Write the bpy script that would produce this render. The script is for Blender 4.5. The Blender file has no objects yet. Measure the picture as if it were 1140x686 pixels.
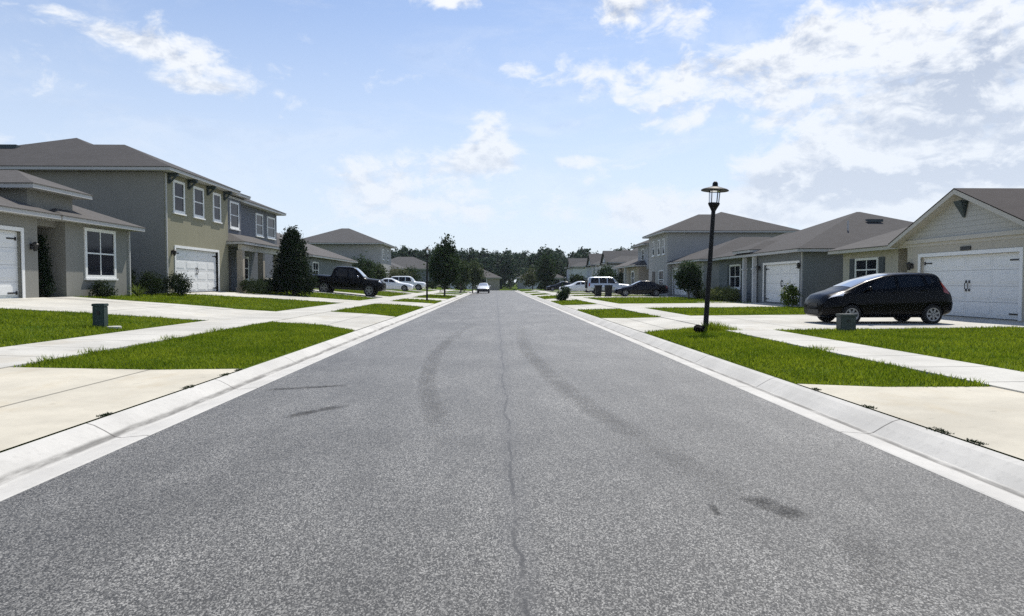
import bpy, bmesh, math, random
import numpy as np
from mathutils import Vector, Matrix
R = math.radians
random.seed(7); rng = np.random.default_rng(11)
scene = bpy.context.scene
COL = scene.collection

# ------------------------------------------------------------------ render / camera
scene.view_settings.view_transform = 'Standard'
scene.view_settings.look = 'None'
scene.view_settings.exposure = EXPOSURE = 0.27
scene.view_settings.gamma = 1
scene.view_settings.use_curve_mapping = False
scene.cycles.use_denoising = False
scene.cycles.sample_clamp_indirect = 4
scene.cycles.max_bounces = 6
scene.cycles.transparent_max_bounces = 12
cam_d = bpy.data.cameras.new('camera'); cam = bpy.data.objects.new('camera', cam_d); COL.objects.link(cam)
cam_d.sensor_width = 36; cam_d.lens = 24.0; cam_d.clip_end = 5000; cam_d.clip_start = 0.05
cam.location = (0, 0, 1.5)
cam.rotation_euler = (R(90 - 2.11), 0, R(-1.36))
scene.camera = cam

SUN_EL, SUN_AZ = 58.0, 24.0
sd = Vector((math.sin(R(SUN_AZ))*math.cos(R(SUN_EL)), math.cos(R(SUN_AZ))*math.cos(R(SUN_EL)), math.sin(R(SUN_EL))))
sl = bpy.data.lights.new('sun', 'SUN'); so = bpy.data.objects.new('sun', sl); COL.objects.link(so)
sl.energy = 4.4; sl.angle = R(0.5); sl.color = (1.0, 0.95, 0.86)
so.rotation_euler = (-sd).to_track_quat('-Z', 'Y').to_euler()
so.location = (0, 0, 60)

# ------------------------------------------------------------------ node helpers
class NT:
    def __init__(s, tree): s.t = tree; s.n = tree.nodes; s.l = tree.links
    def new(s, typ, **kw):
        n = s.n.new(typ)
        for k, v in kw.items(): setattr(n, k, v)
        return n
    def put(s, sock, v):
        if isinstance(v, bpy.types.NodeSocket): s.l.new(v, sock)
        elif v is not None:
            if isinstance(v, (tuple, list)) and len(v) == 3 and sock.type == 'RGBA': v = (*v, 1)
            sock.default_value = v
    def m(s, op, a, b=None, c=None, clamp=False):
        n = s.new('ShaderNodeMath', operation=op, use_clamp=clamp)
        for i, v in enumerate((a, b, c)):
            if v is not None: s.put(n.inputs[i], v)
        return n.outputs[0]
    def mix(s, f, a, b, mode='MIX'):
        n = s.new('ShaderNodeMix', data_type='RGBA', blend_type=mode)
        s.put(n.inputs[0], f); s.put(n.inputs[6], a); s.put(n.inputs[7], b)
        return n.outputs[2]
    def ramp(s, f, lo, hi, smooth=True):
        n = s.new('ShaderNodeMapRange', interpolation_type='SMOOTHSTEP' if smooth else 'LINEAR')
        s.put(n.inputs[0], f); n.inputs[1].default_value = lo; n.inputs[2].default_value = hi
        return n.outputs[0]
    def noise(s, vec, scale, detail=4, rough=.5, dist=0):
        n = s.new('ShaderNodeTexNoise')
        s.put(n.inputs['Vector'], vec); n.inputs['Scale'].default_value = scale
        n.inputs['Detail'].default_value = detail; n.inputs['Roughness'].default_value = rough
        n.inputs['Distortion'].default_value = dist
        return n.outputs['Fac']
    def mapv(s, vec, scale=(1,1,1), loc=(0,0,0)):
        n = s.new('ShaderNodeMapping'); s.put(n.inputs[0], vec)
        n.inputs['Scale'].default_value = scale; n.inputs['Location'].default_value = loc
        return n.outputs[0]
    def bump(s, h, strength=.3, dist=.01):
        n = s.new('ShaderNodeBump'); s.put(n.inputs['Height'], h)
        n.inputs['Strength'].default_value = strength; n.inputs['Distance'].default_value = dist
        return n.outputs[0]

MATS = {}
def mat(name):
    m = bpy.data.materials.new(name); m.use_nodes = True
    t = NT(m.node_tree); b = t.n['Principled BSDF']; MATS[name] = m
    return m, t, b
def setb(t, b, col=None, rough=None, metal=None, spec=None, normal=None, coat=None):
    if col is not None: t.put(b.inputs['Base Color'], col)
    if rough is not None: t.put(b.inputs['Roughness'], rough)
    if metal is not None: b.inputs['Metallic'].default_value = metal
    if spec is not None: b.inputs['Specular IOR Level'].default_value = spec
    if coat is not None: b.inputs['Coat Weight'].default_value = coat; b.inputs['Coat Roughness'].default_value = .03
    if normal is not None: t.l.new(normal, b.inputs['Normal'])
def uv(t): return t.new('ShaderNodeUVMap').outputs[0]
def pos(t): return t.new('ShaderNodeNewGeometry').outputs['Position']

def simple(name, col, rough=.5, metal=0, spec=.5, coat=None, var=.0, scale=3):
    m, t, b = mat(name)
    c = (*col, 1)
    if var:
        n = t.noise(pos(t), scale, 5, .6)
        c = t.mix(n, tuple(x*(1-var) for x in col), tuple(min(1, x*(1+var)) for x in col))
    setb(t, b, c, rough, metal, spec, coat=coat)
    return m
def stucco(name, col):
    m, t, b = mat(name); p = pos(t)
    n = t.noise(p, .9, 6, .65); st = t.noise(t.mapv(p, (3, 3, .35)), 1.4, 5, .6)
    c = t.mix(n, tuple(x*.88 for x in col), tuple(x*1.08 for x in col))
    c = t.mix(t.m('MULTIPLY', t.ramp(st, .52, .75), .22), c, tuple(x*.62 for x in col))
    fine = t.noise(p, 70, 3, .6)
    setb(t, b, c, .9, 0, .2, t.bump(fine, .18, .010))
    return m
def siding(name, col, pitch=.17):
    m, t, b = mat(name); u = uv(t); p = pos(t)
    sep = t.new('ShaderNodeSeparateXYZ'); t.l.new(u, sep.inputs[0])
    fr = t.m('FRACT', t.m('DIVIDE', sep.outputs[1], pitch))
    line = t.ramp(fr, .0, .12)
    n = t.noise(t.mapv(p, (1, 1, 4)), 2, 5, .6)
    c = t.mix(n, tuple(x*.9 for x in col), tuple(x*1.07 for x in col))
    c = t.mix(line, tuple(x*.55 for x in col), c)
    setb(t, b, c, .75, 0, .25, t.bump(fr, .6, .02))
    return m
def shingle(name, col):
    m, t, b = mat(name); u = uv(t); p = pos(t)
    br = t.new('ShaderNodeTexBrick'); t.l.new(u, br.inputs['Vector'])
    br.inputs['Scale'].default_value = 1; br.inputs['Brick Width'].default_value = .32; br.inputs['Row Height'].default_value = .145
    br.inputs['Mortar Size'].default_value = .008; br.offset = .37
    br.inputs['Color1'].default_value = (*[x*.62 for x in col], 1); br.inputs['Color2'].default_value = (*[x*1.3 for x in col], 1)
    br.inputs['Mortar'].default_value = (*[x*.4 for x in col], 1)
    big = t.noise(p, .7, 5, .6); gr = t.noise(p, 60, 2, .6)
    c = t.mix(.5, br.outputs[0], (*col, 1))
    c = t.mix(.55, c, t.mix(t.ramp(gr, .3, .7), tuple(x*.6 for x in col), tuple(x*1.35 for x in col)))
    c = t.mix(t.m('MULTIPLY', t.ramp(big, .4, .7), .3), c, tuple(x*.7 for x in col))
    setb(t, b, c, .92, 0, .2, t.bump(br.outputs[1], -.4, .012))
    return m
def concrete(name, col, joint=1.5, axis=1, stain=.35, off=0.0, tint=None):
    m, t, b = mat(name); p = pos(t)
    n1 = t.noise(p, .55, 7, .65); n2 = t.noise(p, 9, 5, .7); n3 = t.noise(p, 120, 2, .6)
    c = t.mix(t.ramp(n1, .3, .7), tuple(x*(1-stain*.55) for x in col), tuple(min(1, x*1.08) for x in col))
    c = t.mix(t.m('MULTIPLY', t.ramp(n2, .5, .72), .3), c, tuple(x*.7 for x in col))
    c = t.mix(t.m('MULTIPLY', n3, .25), c, tuple(x*.65 for x in col))
    rust = t.noise(t.mapv(p, (1.3, .5, 1), (4, 9, 0)), .9, 7, .7, .6)
    c = t.mix(t.m('MULTIPLY', t.ramp(rust, .52, .74), .38), c, (col[0]*.72, col[1]*.62, col[2]*.46))
    spot = t.noise(p, 2.6, 3, .5, .3)
    c = t.mix(t.m('MULTIPLY', t.ramp(spot, .66, .72), .4), c, tuple(x*.45 for x in col))
    if joint:
        sep = t.new('ShaderNodeSeparateXYZ'); t.l.new(p, sep.inputs[0])
        fr = t.m('FRACT', t.m('DIVIDE', t.m('ADD', sep.outputs[axis], off), joint))
        near = t.m('MULTIPLY', t.m('ABSOLUTE', t.m('SUBTRACT', fr, .5)), joint)
        ln = t.m('SUBTRACT', 1.0, t.ramp(near, .012, .03))
        c = t.mix(t.m('MULTIPLY', ln, .75), c, tuple(x*.2 for x in col))
    setb(t, b, c, .88, 0, .3, t.bump(t.m('ADD', n3, t.m('MULTIPLY', n2, .6)), .25, .006))
    return m
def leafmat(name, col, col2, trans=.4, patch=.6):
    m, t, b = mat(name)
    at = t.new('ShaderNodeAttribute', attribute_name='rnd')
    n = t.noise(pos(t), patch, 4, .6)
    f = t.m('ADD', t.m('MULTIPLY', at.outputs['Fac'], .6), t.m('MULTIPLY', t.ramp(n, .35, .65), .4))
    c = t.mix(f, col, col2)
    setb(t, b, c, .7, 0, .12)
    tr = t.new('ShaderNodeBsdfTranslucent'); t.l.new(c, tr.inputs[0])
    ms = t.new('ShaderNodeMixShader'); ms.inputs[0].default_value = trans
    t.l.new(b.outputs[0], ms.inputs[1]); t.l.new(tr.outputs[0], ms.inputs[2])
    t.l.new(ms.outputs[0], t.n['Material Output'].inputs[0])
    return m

# asphalt with aggregate, a long seam crack, patches
def asphalt():
    m, t, b = mat('asphalt'); p = pos(t)
    pe = t.mapv(p, (1, .62, 1)); g1 = t.noise(pe, 260, 2, .85); g2 = t.new('ShaderNodeTexVoronoi'); t.put(g2.inputs['Vector'], pe); g2.inputs['Scale'].default_value = 158
    big = t.noise(p, .35, 6, .6); mid = t.noise(t.mapv(p, (1.6, .35, 1)), 1.1, 5, .6)
    stone = t.m('MULTIPLY', t.new('ShaderNodeSeparateColor').outputs[0], 1.0)
    sc = t.n[-1] if False else None
    sepc = t.new('ShaderNodeSeparateColor'); t.l.new(g2.outputs['Color'], sepc.inputs[0])
    r2 = t.m('POWER', sepc.outputs[0], 2.3)
    val = t.m('ADD', .016, t.m('MULTIPLY', r2, .30))
    val = t.m('MULTIPLY', val, t.m('ADD', .62, t.m('MULTIPLY', t.ramp(g1, .3, .7), .76)))
    val = t.m('MULTIPLY', val, t.m('ADD', .80, t.m('MULTIPLY', t.ramp(big, .34, .66), .36)))
    val = t.m('MULTIPLY', val, t.m('ADD', .88, t.m('MULTIPLY', t.ramp(mid, .4, .68), .26)))
    cc = t.new('ShaderNodeCombineColor'); t.put(cc.inputs[0], val); t.put(cc.inputs[1], t.m('MULTIPLY', val, .972)); t.put(cc.inputs[2], t.m('MULTIPLY', val, .895))
    c = cc.outputs[0]
    sep = t.new('ShaderNodeSeparateXYZ'); t.l.new(p, sep.inputs[0])
    wob = t.noise(t.mapv(p, (0, .55, 0)), 1, 6, .65); wob2 = t.noise(t.mapv(p, (0, 6, 0)), 1, 3, .6)
    cx = t.m('ADD', .12, t.m('ADD', t.m('MULTIPLY', t.m('SUBTRACT', wob, .5), .28), t.m('MULTIPLY', t.m('SUBTRACT', wob2, .5), .05)))
    d = t.m('ABSOLUTE', t.m('SUBTRACT', sep.outputs[0], cx))
    brk = t.ramp(t.noise(t.mapv(p, (0, 1.3, 0)), 1, 4, .7), .38, .52)
    line = t.m('MULTIPLY', t.m('SUBTRACT', 1.0, t.ramp(d, .004, .02)), brk)
    band = t.m('MULTIPLY', t.m('SUBTRACT', 1.0, t.ramp(d, .02, .16)), .3)
    c = t.mix(t.m('MULTIPLY', line, .92), c, (.012, .012, .012))
    c = t.mix(band, c, (.05, .05, .052))
    h = t.m('ADD', g1, t.m('MULTIPLY', sepc.outputs[0], .4))
    setb(t, b, c, .52, 0, .5, t.bump(h, .5, .008))
    return m
asphalt()

def markmat(name, col, strength=.6, scale=3.0):
    m, t, b = mat(name); p = pos(t)
    at = t.new('ShaderNodeAttribute', attribute_name='cover')
    n = t.noise(p, scale, 5, .7); g = t.noise(p, 85, 3, .75)
    f = t.m('MULTIPLY', t.m('MULTIPLY', at.outputs['Fac'], t.ramp(n, .22, .6)), strength)
    f = t.m('MULTIPLY', f, t.ramp(g, .25, .6))
    setb(t, b, col, .8, 0, .2)
    tp = t.new('ShaderNodeBsdfTransparent'); ms = t.new('ShaderNodeMixShader')
    t.l.new(f, ms.inputs[0]); t.l.new(tp.outputs[0], ms.inputs[1]); t.l.new(b.outputs[0], ms.inputs[2])
    t.l.new(ms.outputs[0], t.n['Material Output'].inputs[0])
    return m
markmat('tyre_rubber_mark', (.028, .028, .03), .22, 1.2)
markmat('oil_stain', (.018, .018, .019), .6, 5)

# kerb concrete: a dark line lies in the gutter valley
def kerbmat():
    m, t, b = mat('kerb_concrete'); p = pos(t)
    n1 = t.noise(p, .8, 7, .65); n2 = t.noise(p, 14, 5, .7); n3 = t.noise(p, 130, 2, .6)
    col = (.55, .535, .495)
    c = t.mix(t.ramp(n1, .3, .7), tuple(x*.84 for x in col), tuple(x*1.06 for x in col))
    c = t.mix(t.m('MULTIPLY', t.ramp(n2, .48, .72), .35), c, tuple(x*.62 for x in col))
    c = t.mix(t.m('MULTIPLY', n3, .3), c, tuple(x*.6 for x in col))
    sep = t.new('ShaderNodeSeparateXYZ'); t.l.new(p, sep.inputs[0])
    ax = t.m('ABSOLUTE', sep.outputs[0])
    ax = t.m('ADD', ax, t.m('MULTIPLY', t.m('SUBTRACT', n1, .5), .07))
    dv = t.m('ABSOLUTE', t.m('SUBTRACT', ax, 3.74))
    gutter_line = t.m('MULTIPLY', t.m('SUBTRACT', 1, t.ramp(dv, .012, .055)), t.ramp(t.noise(t.mapv(p, (4, .5, 1)), 2, 5, .7), .25, .6))
    c = t.mix(t.m('MULTIPLY', gutter_line, .85), c, (.12, .115, .105))
    fr = t.m('FRACT', t.m('DIVIDE', t.m('ADD', sep.outputs[1], .9), 3.05))
    near = t.m('MULTIPLY', t.m('ABSOLUTE', t.m('SUBTRACT', fr, .5)), 3.05)
    c = t.mix(t.m('MULTIPLY', t.m('SUBTRACT', 1, t.ramp(near, .005, .016)), .8), c, (.06, .055, .05))
    setb(t, b, c, .85, 0, .3, t.bump(t.m('ADD', n3, n2), .25, .006))
kerbmat()
concrete('walk_concrete', (.52, .505, .455), 1.52)
concrete('drive_concrete', (.55, .51, .415), 3.1, 0, .4, .6)
concrete('drive_concrete_pale', (.53, .512, .455), 3.4, 0, .45, .2)
def soil():
    m, t, b = mat('lawn_ground'); p = pos(t)
    n = t.noise(p, .5, 6, .65); n2 = t.noise(p, 6, 5, .7); n3 = t.noise(p, 45, 3, .7)
    c = t.mix(t.ramp(n, .35, .68), (.055, .105, .008), (.115, .15, .018))
    c = t.mix(t.m('MULTIPLY', t.ramp(n2, .52, .75), .5), c, (.17, .15, .07))
    c = t.mix(t.m('MULTIPLY', t.ramp(n3, .4, .7), .55), c, (.022, .045, .007))
    setb(t, b, c, 1, 0, .05, t.bump(n3, .6, .04))
soil()
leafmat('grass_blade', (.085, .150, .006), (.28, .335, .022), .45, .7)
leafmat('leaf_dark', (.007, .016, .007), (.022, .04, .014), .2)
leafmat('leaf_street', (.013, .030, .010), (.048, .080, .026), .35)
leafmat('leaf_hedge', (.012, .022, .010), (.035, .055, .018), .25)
leafmat('leaf_bright', (.06, .10, .015), (.16, .20, .045), .35)
leafmat('leaf_mid', (.03, .05, .018), (.075, .10, .035), .3)
leafmat('leaf_wood', (.016, .036, .020), (.05, .082, .044), .25, .12)
leafmat('leaf_lime', (.09, .115, .035), (.19, .21, .075), .35)
leafmat('leaf_olive', (.05, .065, .028), (.11, .125, .05), .3)
simple('petal', (.75, .62, .6), .7)
simple('yellow_petal', (.75, .7, .35), .7)
simple('bark', (.10, .08, .06), .95, var=.3, scale=8)
simple('white_paint', (.76, .76, .74), .55, var=.05)
simple('white_trim', (.44, .437, .425), .6, var=.06)
simple('cream_trim', (.48, .45, .385), .65, var=.06)
def garagemat():
    m, t, b = mat('garage_white'); p = pos(t)
    n = t.noise(p, 1.2, 6, .6)
    c = t.mix(n, (.66, .67, .66), (.80, .80, .78))
    setb(t, b, c, .5, 0, .4)
garagemat()
simple('dark_shutter', (.03, .045, .05), .6, var=.15)
simple('black_iron', (.012, .012, .013), .45)
simple('lamp_black', (.006, .006, .007), .55, spec=.22)
simple('rubber', (.018, .018, .018), .85, spec=.2)
simple('alloy', (.24, .245, .26), .4, .7)
simple('dark_cavity', (.006, .006, .006), .9, spec=.1)
simple('door_dark', (.05, .04, .035), .6)
simple('paint_black', (.0016, .0016, .0022), .22, 0, .13)
simple('paint_darkblue', (.004, .0045, .007), .2, 0, .25)
simple('paint_white', (.78, .79, .8), .22, 0, .5, coat=.6)
simple('paint_silver', (.5, .53, .58), .3, .4, .5, coat=.6)
simple('plastic_black', (.012, .012, .012), .55)
simple('chrome', (.7, .7, .72), .12, 1)
simple('headlamp', (.55, .57, .6), .08, .2, .8)
simple('taillamp', (.22, .012, .012), .15, 0, .7)
simple('box_green', (.014, .034, .031), .6, var=.2, scale=9)
simple('box_grey', (.05, .062, .055), .65, var=.25, scale=9)
simple('bin_dark', (.009, .010, .011), .6, spec=.25)
def glassmat():
    m, t, b = mat('house_glass'); p = pos(t)
    n = t.noise(p, 1.6, 3, .5)
    setb(t, b, t.mix(n, (.006, .008, .014), (.018, .022, .032)), .06, 0, .14)
    m, t, b = mat('car_glass'); setb(t, b, (.004, .005, .007), .04, 0, .3)
    m, t, b = mat('windscreen_sky_glare'); setb(t, b, (.30, .33, .37), .10, .45, 1.0, coat=1.0)  # pale half-metal base colour puts sky glare into the windscreen
    m, t, b = mat('lamp_glass'); setb(t, b, (.9, .92, .95), .05, 0, .5)
    b.inputs['Transmission Weight'].default_value = 1.0; b.inputs['IOR'].default_value = 1.05
glassmat()
stucco('stucco_grey', (.235, .23, .205))
stucco('stucco_khaki', (.27, .255, .18))
stucco('stucco_beige', (.45, .415, .34))
stucco('stucco_slate', (.17, .185, .19))
stucco('stucco_pale', (.36, .355, .34))
stucco('stucco_tan', (.36, .32, .26))
stucco('stucco_white', (.55, .56, .57))
siding('siding_blue', (.15, .158, .178))
siding('siding_beige', (.45, .44, .40))
siding('siding_pale', (.34, .35, .355))
shingle('shingle_brown', (.072, .068, .066))
shingle('shingle_grey', (.088, .086, .085))
shingle('shingle_tan', (.105, .099, .094))
shingle('shingle_umber', (.062, .054, .051))

# ------------------------------------------------------------------ mesh builder
class MB:
    def __init__(s): s.v = []; s.f = []
    def add(s, vs, fs):
        o = len(s.v); s.v += [tuple(map(float, p)) for p in vs]; s.f += [tuple(i+o for i in f) for f in fs]; return s
    def box(s, x0, x1, y0, y1, z0, z1):
        if x0 > x1: x0, x1 = x1, x0
        if y0 > y1: y0, y1 = y1, y0
        return s.add([(x0,y0,z0),(x1,y0,z0),(x1,y1,z0),(x0,y1,z0),(x0,y0,z1),(x1,y0,z1),(x1,y1,z1),(x0,y1,z1)],
              [(0,3,2,1),(4,5,6,7),(0,1,5,4),(1,2,6,5),(2,3,7,6),(3,0,4,7)])
    def poly(s, pts): return s.add(pts, [tuple(range(len(pts)))])
    def lathe(s, prof, c, n=20, axis='z'):
        vs = []; fs = []
        for r, h in prof:
            for k in range(n):
                a = 2*math.pi*k/n
                if axis == 'z': vs.append((c[0]+r*math.cos(a), c[1]+r*math.sin(a), c[2]+h))
                elif axis == 'y': vs.append((c[0]+r*math.cos(a), c[1]+h, c[2]+r*math.sin(a)))
                else: vs.append((c[0]+h, c[1]+r*math.cos(a), c[2]+r*math.sin(a)))
        m = len(prof)
        for i in range(m-1):
            for k in range(n): fs.append((i*n+k, i*n+(k+1)%n, (i+1)*n+(k+1)%n, (i+1)*n+k))
        fs.append(tuple(range(n-1, -1, -1))); fs.append(tuple((m-1)*n+k for k in range(n)))
        return s.add(vs, fs)
    def tube(s, pts, rad, n=8):
        pts = [Vector(p) for p in pts]; rad = rad if isinstance(rad, (list, tuple)) else [rad]*len(pts)
        vs = []; fs = []
        for i, p in enumerate(pts):
            d = (pts[min(i+1, len(pts)-1)] - pts[max(i-1, 0)]).normalized()
            a = Vector((0,0,1)) if abs(d.z) < .9 else Vector((1,0,0))
            u = d.cross(a).normalized(); w = d.cross(u)
            for k in range(n):
                t = 2*math.pi*k/n; q = p + (u*math.cos(t) + w*math.sin(t))*rad[i]; vs.append(tuple(q))
        for i in range(len(pts)-1):
            for k in range(n): fs.append((i*n+k, i*n+(k+1)%n, (i+1)*n+(k+1)%n, (i+1)*n+k))
        fs.append(tuple(range(n))); fs.append(tuple((len(pts)-1)*n+k for k in range(n-1, -1, -1)))
        return s.add(vs, fs)
    def build(s, name, m, root=None, smooth=False, origin=None, fix=True):
        o = Vector(origin) if origin is not None else (root_loc(root) if root else Vector((0,0,0)))
        me = bpy.data.meshes.new(name)
        me.from_pydata([(x-o.x, y-o.y, z-o.z) for x, y, z in s.v], [], s.f)
        if fix:
            bm = bmesh.new(); bm.from_mesh(me); bmesh.ops.recalc_face_normals(bm, faces=bm.faces); bm.to_mesh(me); bm.free()
        auto_uv(me)
        if smooth:
            me.polygons.foreach_set('use_smooth', [True]*len(me.polygons))
            try: me.set_sharp_from_angle(angle=R(40))
            except Exception: pass
        me.materials.append(MATS[m])
        ob = bpy.data.objects.new(name, me); COL.objects.link(ob)
        if root: ob.parent = root
        else: ob.location = o
        return ob
def root_loc(o):
    while o.parent is not None: o = o.parent
    return Vector(o.location)
def auto_uv(me):
    me.update()
    if not me.polygons: return
    lay = me.uv_layers.new(name='UVMap')
    buf = np.zeros(len(me.loops)*2)
    V = np.zeros(len(me.vertices)*3); me.vertices.foreach_get('co', V); V = V.reshape(-1, 3)
    for p in me.polygons:
        n = p.normal
        if abs(n.z) > .985: u = Vector((1,0,0)); w = Vector((0,1,0))
        else:
            u = Vector((-n.y, n.x, 0)).normalized(); w = n.cross(u)
        for li in p.loop_indices:
            c = V[me.loops[li].vertex_index]
            buf[2*li] = c[0]*u.x + c[1]*u.y + c[2]*u.z; buf[2*li+1] = c[0]*w.x + c[1]*w.y + c[2]*w.z
    lay.data.foreach_set('uv', buf)
def thing(name, loc, label, cat, group=None):
    o = bpy.data.objects.new(name, None); COL.objects.link(o); o.location = loc; o.empty_display_size = .3
    tag(o, label, cat, group); return o
def tag(o, label, cat, group=None, kind=None):
    o['label'] = label; o['category'] = cat
    if group: o['group'] = group
    if kind: o['kind'] = kind
    return o
def structure(o): o['kind'] = 'structure'; return o
def raw_mesh(name, V, F, m, root=None, attr=None, loc=(0,0,0)):
    """quick mesh of equal-sized faces from numpy arrays"""
    me = bpy.data.meshes.new(name); k = F.shape[1]
    me.vertices.add(len(V)); me.vertices.foreach_set('co', (V - np.array(loc)).astype(np.float32).ravel())
    me.loops.add(F.size); me.loops.foreach_set('vertex_index', F.astype(np.int32).ravel())
    me.polygons.add(len(F)); me.polygons.foreach_set('loop_start', np.arange(len(F), dtype=np.int32)*k)
    if attr is not None:
        a = me.attributes.new('rnd', 'FLOAT', 'POINT'); a.data.foreach_set('value', attr.astype(np.float32))
    me.update(); me.validate()
    me.materials.append(MATS[m])
    ob = bpy.data.objects.new(name, me); COL.objects.link(ob)
    if root: ob.parent = root
    else: ob.location = loc
    return ob

# ------------------------------------------------------------------ the ground
GX = [-400,-60,-30,-16,-12,-9.2,-7.1,-4.02,-3.985,0,4.045,4.075,6.0,7.3,16,40,400]
GZ = [1.6,1.2,1.05,.96,.60,.30,.24,.12,-.06,-.06,-.06,.12,.225,.235,.26,.40,1.0]
def gz(x): return float(np.interp(x, GX, GZ))
def build_ground():
    xs = sorted(set(GX + list(np.arange(-60, 61, 1.0))))
    xs = [x for x in xs if not (-3.98 < x < 4.04 and x != 0)]
    ys = [-60,-20] + list(np.arange(-10, 151, 5.0)) + [180, 230, 320, 500, 900, 1600]
    V = np.array([(x, y, gz(x) - .0) for y in ys for x in xs]); n = len(xs)
    F = np.array([(j*n+i, j*n+i+1, (j+1)*n+i+1, (j+1)*n+i) for j in range(len(ys)-1) for i in range(n-1)])
    ob = raw_mesh('ground', V, F, 'lawn_ground'); structure(ob)
build_ground()
XL, XR = -3.40, 3.46
ROAD_END = 128.0
def crown(x):
    h = .05*(1 - (x/3.45)**2); return h
def build_road():
    mb = MB(); xs = np.linspace(XL, XR, 13); ys = [-8, 4, 12, 24, 40, 60, 80, 100, 116, ROAD_END]
    for a, b in zip(ys[:-1], ys[1:]):
        for i in range(12):
            mb.poly([(xs[i],a,crown(xs[i])), (xs[i+1],a,crown(xs[i+1])), (xs[i+1],b,crown(xs[i+1])), (xs[i],b,crown(xs[i]))])
    # cross street at the end
    mb.poly([(-90,ROAD_END,.0),(90,ROAD_END,.0),(90,ROAD_END+7,.0),(-90,ROAD_END+7,.0)])
    bm = mb.build('road', 'asphalt', fix=False); structure(bm)
    return bm
road = build_road()
# cross-street ground is lowered under it
def decal(name, pts, w, m, closed=False):
    """soft strip along pts, or soft blob"""
    V = []; C = []; F = []
    P = [np.array(p, float) for p in pts]
    Q = []
    for i in range(len(P)-1):
        p0 = P[max(i-1,0)]; p1 = P[i]; p2 = P[i+1]; p3 = P[min(i+2, len(P)-1)]
        for t in np.linspace(0, 1, 9)[:-1]:
            Q.append(.5*((2*p1)+(-p0+p2)*t+(2*p0-5*p1+4*p2-p3)*t*t+(-p0+3*p1-3*p2+p3)*t**3))
    Q.append(P[-1]); n = len(Q); prof = [(-1,0),(-.55,.75),(0,1),(.55,.75),(1,0)]
    for i, q in enumerate(Q):
        d = Q[min(i+1,n-1)] - Q[max(i-1,0)]; d /= np.linalg.norm(d)+1e-9; nn = np.array([-d[1], d[0]])
        e = min(1, i/(n*.2+1e-6), (n-1-i)/(n*.2+1e-6)); ww = w
        for s, c in prof:
            x, y = q + nn*s*ww; V.append((x, y, crown(x)+.004)); C.append(c*e)
    for i in range(n-1):
        for k in range(4): F.append((i*5+k, i*5+k+1, (i+1)*5+k+1, (i+1)*5+k))
    ob = raw_mesh(name, np.array(V), np.array(F), m, road)
    a = ob.data.attributes.new('cover', 'FLOAT', 'POINT'); a.data.foreach_set('value', np.array(C, np.float32))
    return ob
def pix(x, y, h=1.46):
    """ground point seen at a photo pixel (used once to take positions off the photograph)"""
    Y = 760*h/(y-315.0); return ((x-552)*Y/760, Y)
decal('tyre_mark', [pix(527,360), pix(497,382), pix(480,405), pix(476,430), pix(484,462), pix(500,500)], .17, 'tyre_rubber_mark')
decal('tyre_mark', [pix(579,360), pix(584,385), pix(600,405), pix(625,430), pix(665,460), pix(740,505), pix(830,560)], .19, 'tyre_rubber_mark')
decal('oil_stain', [pix(296,431), pix(340,430), pix(388,428)], .12, 'oil_stain')
decal('oil_stain', [pix(316,464), pix(350,457), pix(388,451)], .12, 'oil_stain')
decal('oil_stain', [pix(838,556), pix(870,570), pix(905,582)], .13, 'oil_stain')
decal('oil_stain', [pix(796,566), pix(800,572), pix(806,580)], .03, 'oil_stain')
decal('oil_stain', [pix(955,600), pix(990,640), pix(1030,690)], .16, 'tyre_rubber_mark')

def build_kerb(sgn, X0):
    prof = [(0,.001),(.02,.006),(.18,-.006),(.27,-.016),(.33,-.006),(.43,.055),(.53,.108),(.60,.128),(.605,.0),]
    mb = MB(); ys = [-8] + list(np.arange(0, ROAD_END+.1, 4.0))
    for a, b in zip(ys[:-1], ys[1:]):
        for (u0,z0),(u1,z1) in zip(prof[:-1], prof[1:]):
            x0 = X0+sgn*u0; x1 = X0+sgn*u1
            q = [(x0,a,z0),(x1,a,z1),(x1,b,z1),(x0,b,z0)]
            mb.poly(q if sgn > 0 else q[::-1])
    ob = mb.build('kerb', 'kerb_concrete', fix=False); structure(ob)
build_kerb(-1, XL); build_kerb(1, XR)

CONC = []    # concrete footprints (convex quads), the lawn leaves them free
def slab(name, near, far, m, lift=.03, base=None, reg=True):
    """concrete slab between two edges given as [(x, y)...] with equal counts, following the ground"""
    mb = MB(); n = len(near)
    L = []
    for (ax, ay), (bx, by) in zip(near, far): L.append(((ax, ay), (bx, by)))
    zf = base or gz
    for i in range(n-1):
        xs = [L[i][0], L[i+1][0], L[i+1][1], L[i][1]]
        k = max(1, int(abs(L[i+1][0][0]-L[i][0][0])/.8))
        for j in range(k):
            t0, t1 = j/k, (j+1)/k
            lp = lambda p, q, t: (p[0]+(q[0]-p[0])*t, p[1]+(q[1]-p[1])*t)
            a0, a1 = lp(L[i][0], L[i+1][0], t0), lp(L[i][0], L[i+1][0], t1); b0, b1 = lp(L[i][1], L[i+1][1], t0), lp(L[i][1], L[i+1][1], t1)
            top = [(p[0], p[1], zf(p[0])+lift) for p in (a0, a1, b1, b0)]
            mb.poly(top)
            bot = [(p[0], p[1], zf(p[0])-.08) for p in (a0, a1, b1, b0)]
            mb.poly([top[0], bot[0], bot[1], top[1]]); mb.poly([top[3], top[2], bot[2], bot[3]])
        if reg: CONC.append(xs)
    ob = mb.build(name, m, fix=True); structure(ob); return ob
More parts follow.
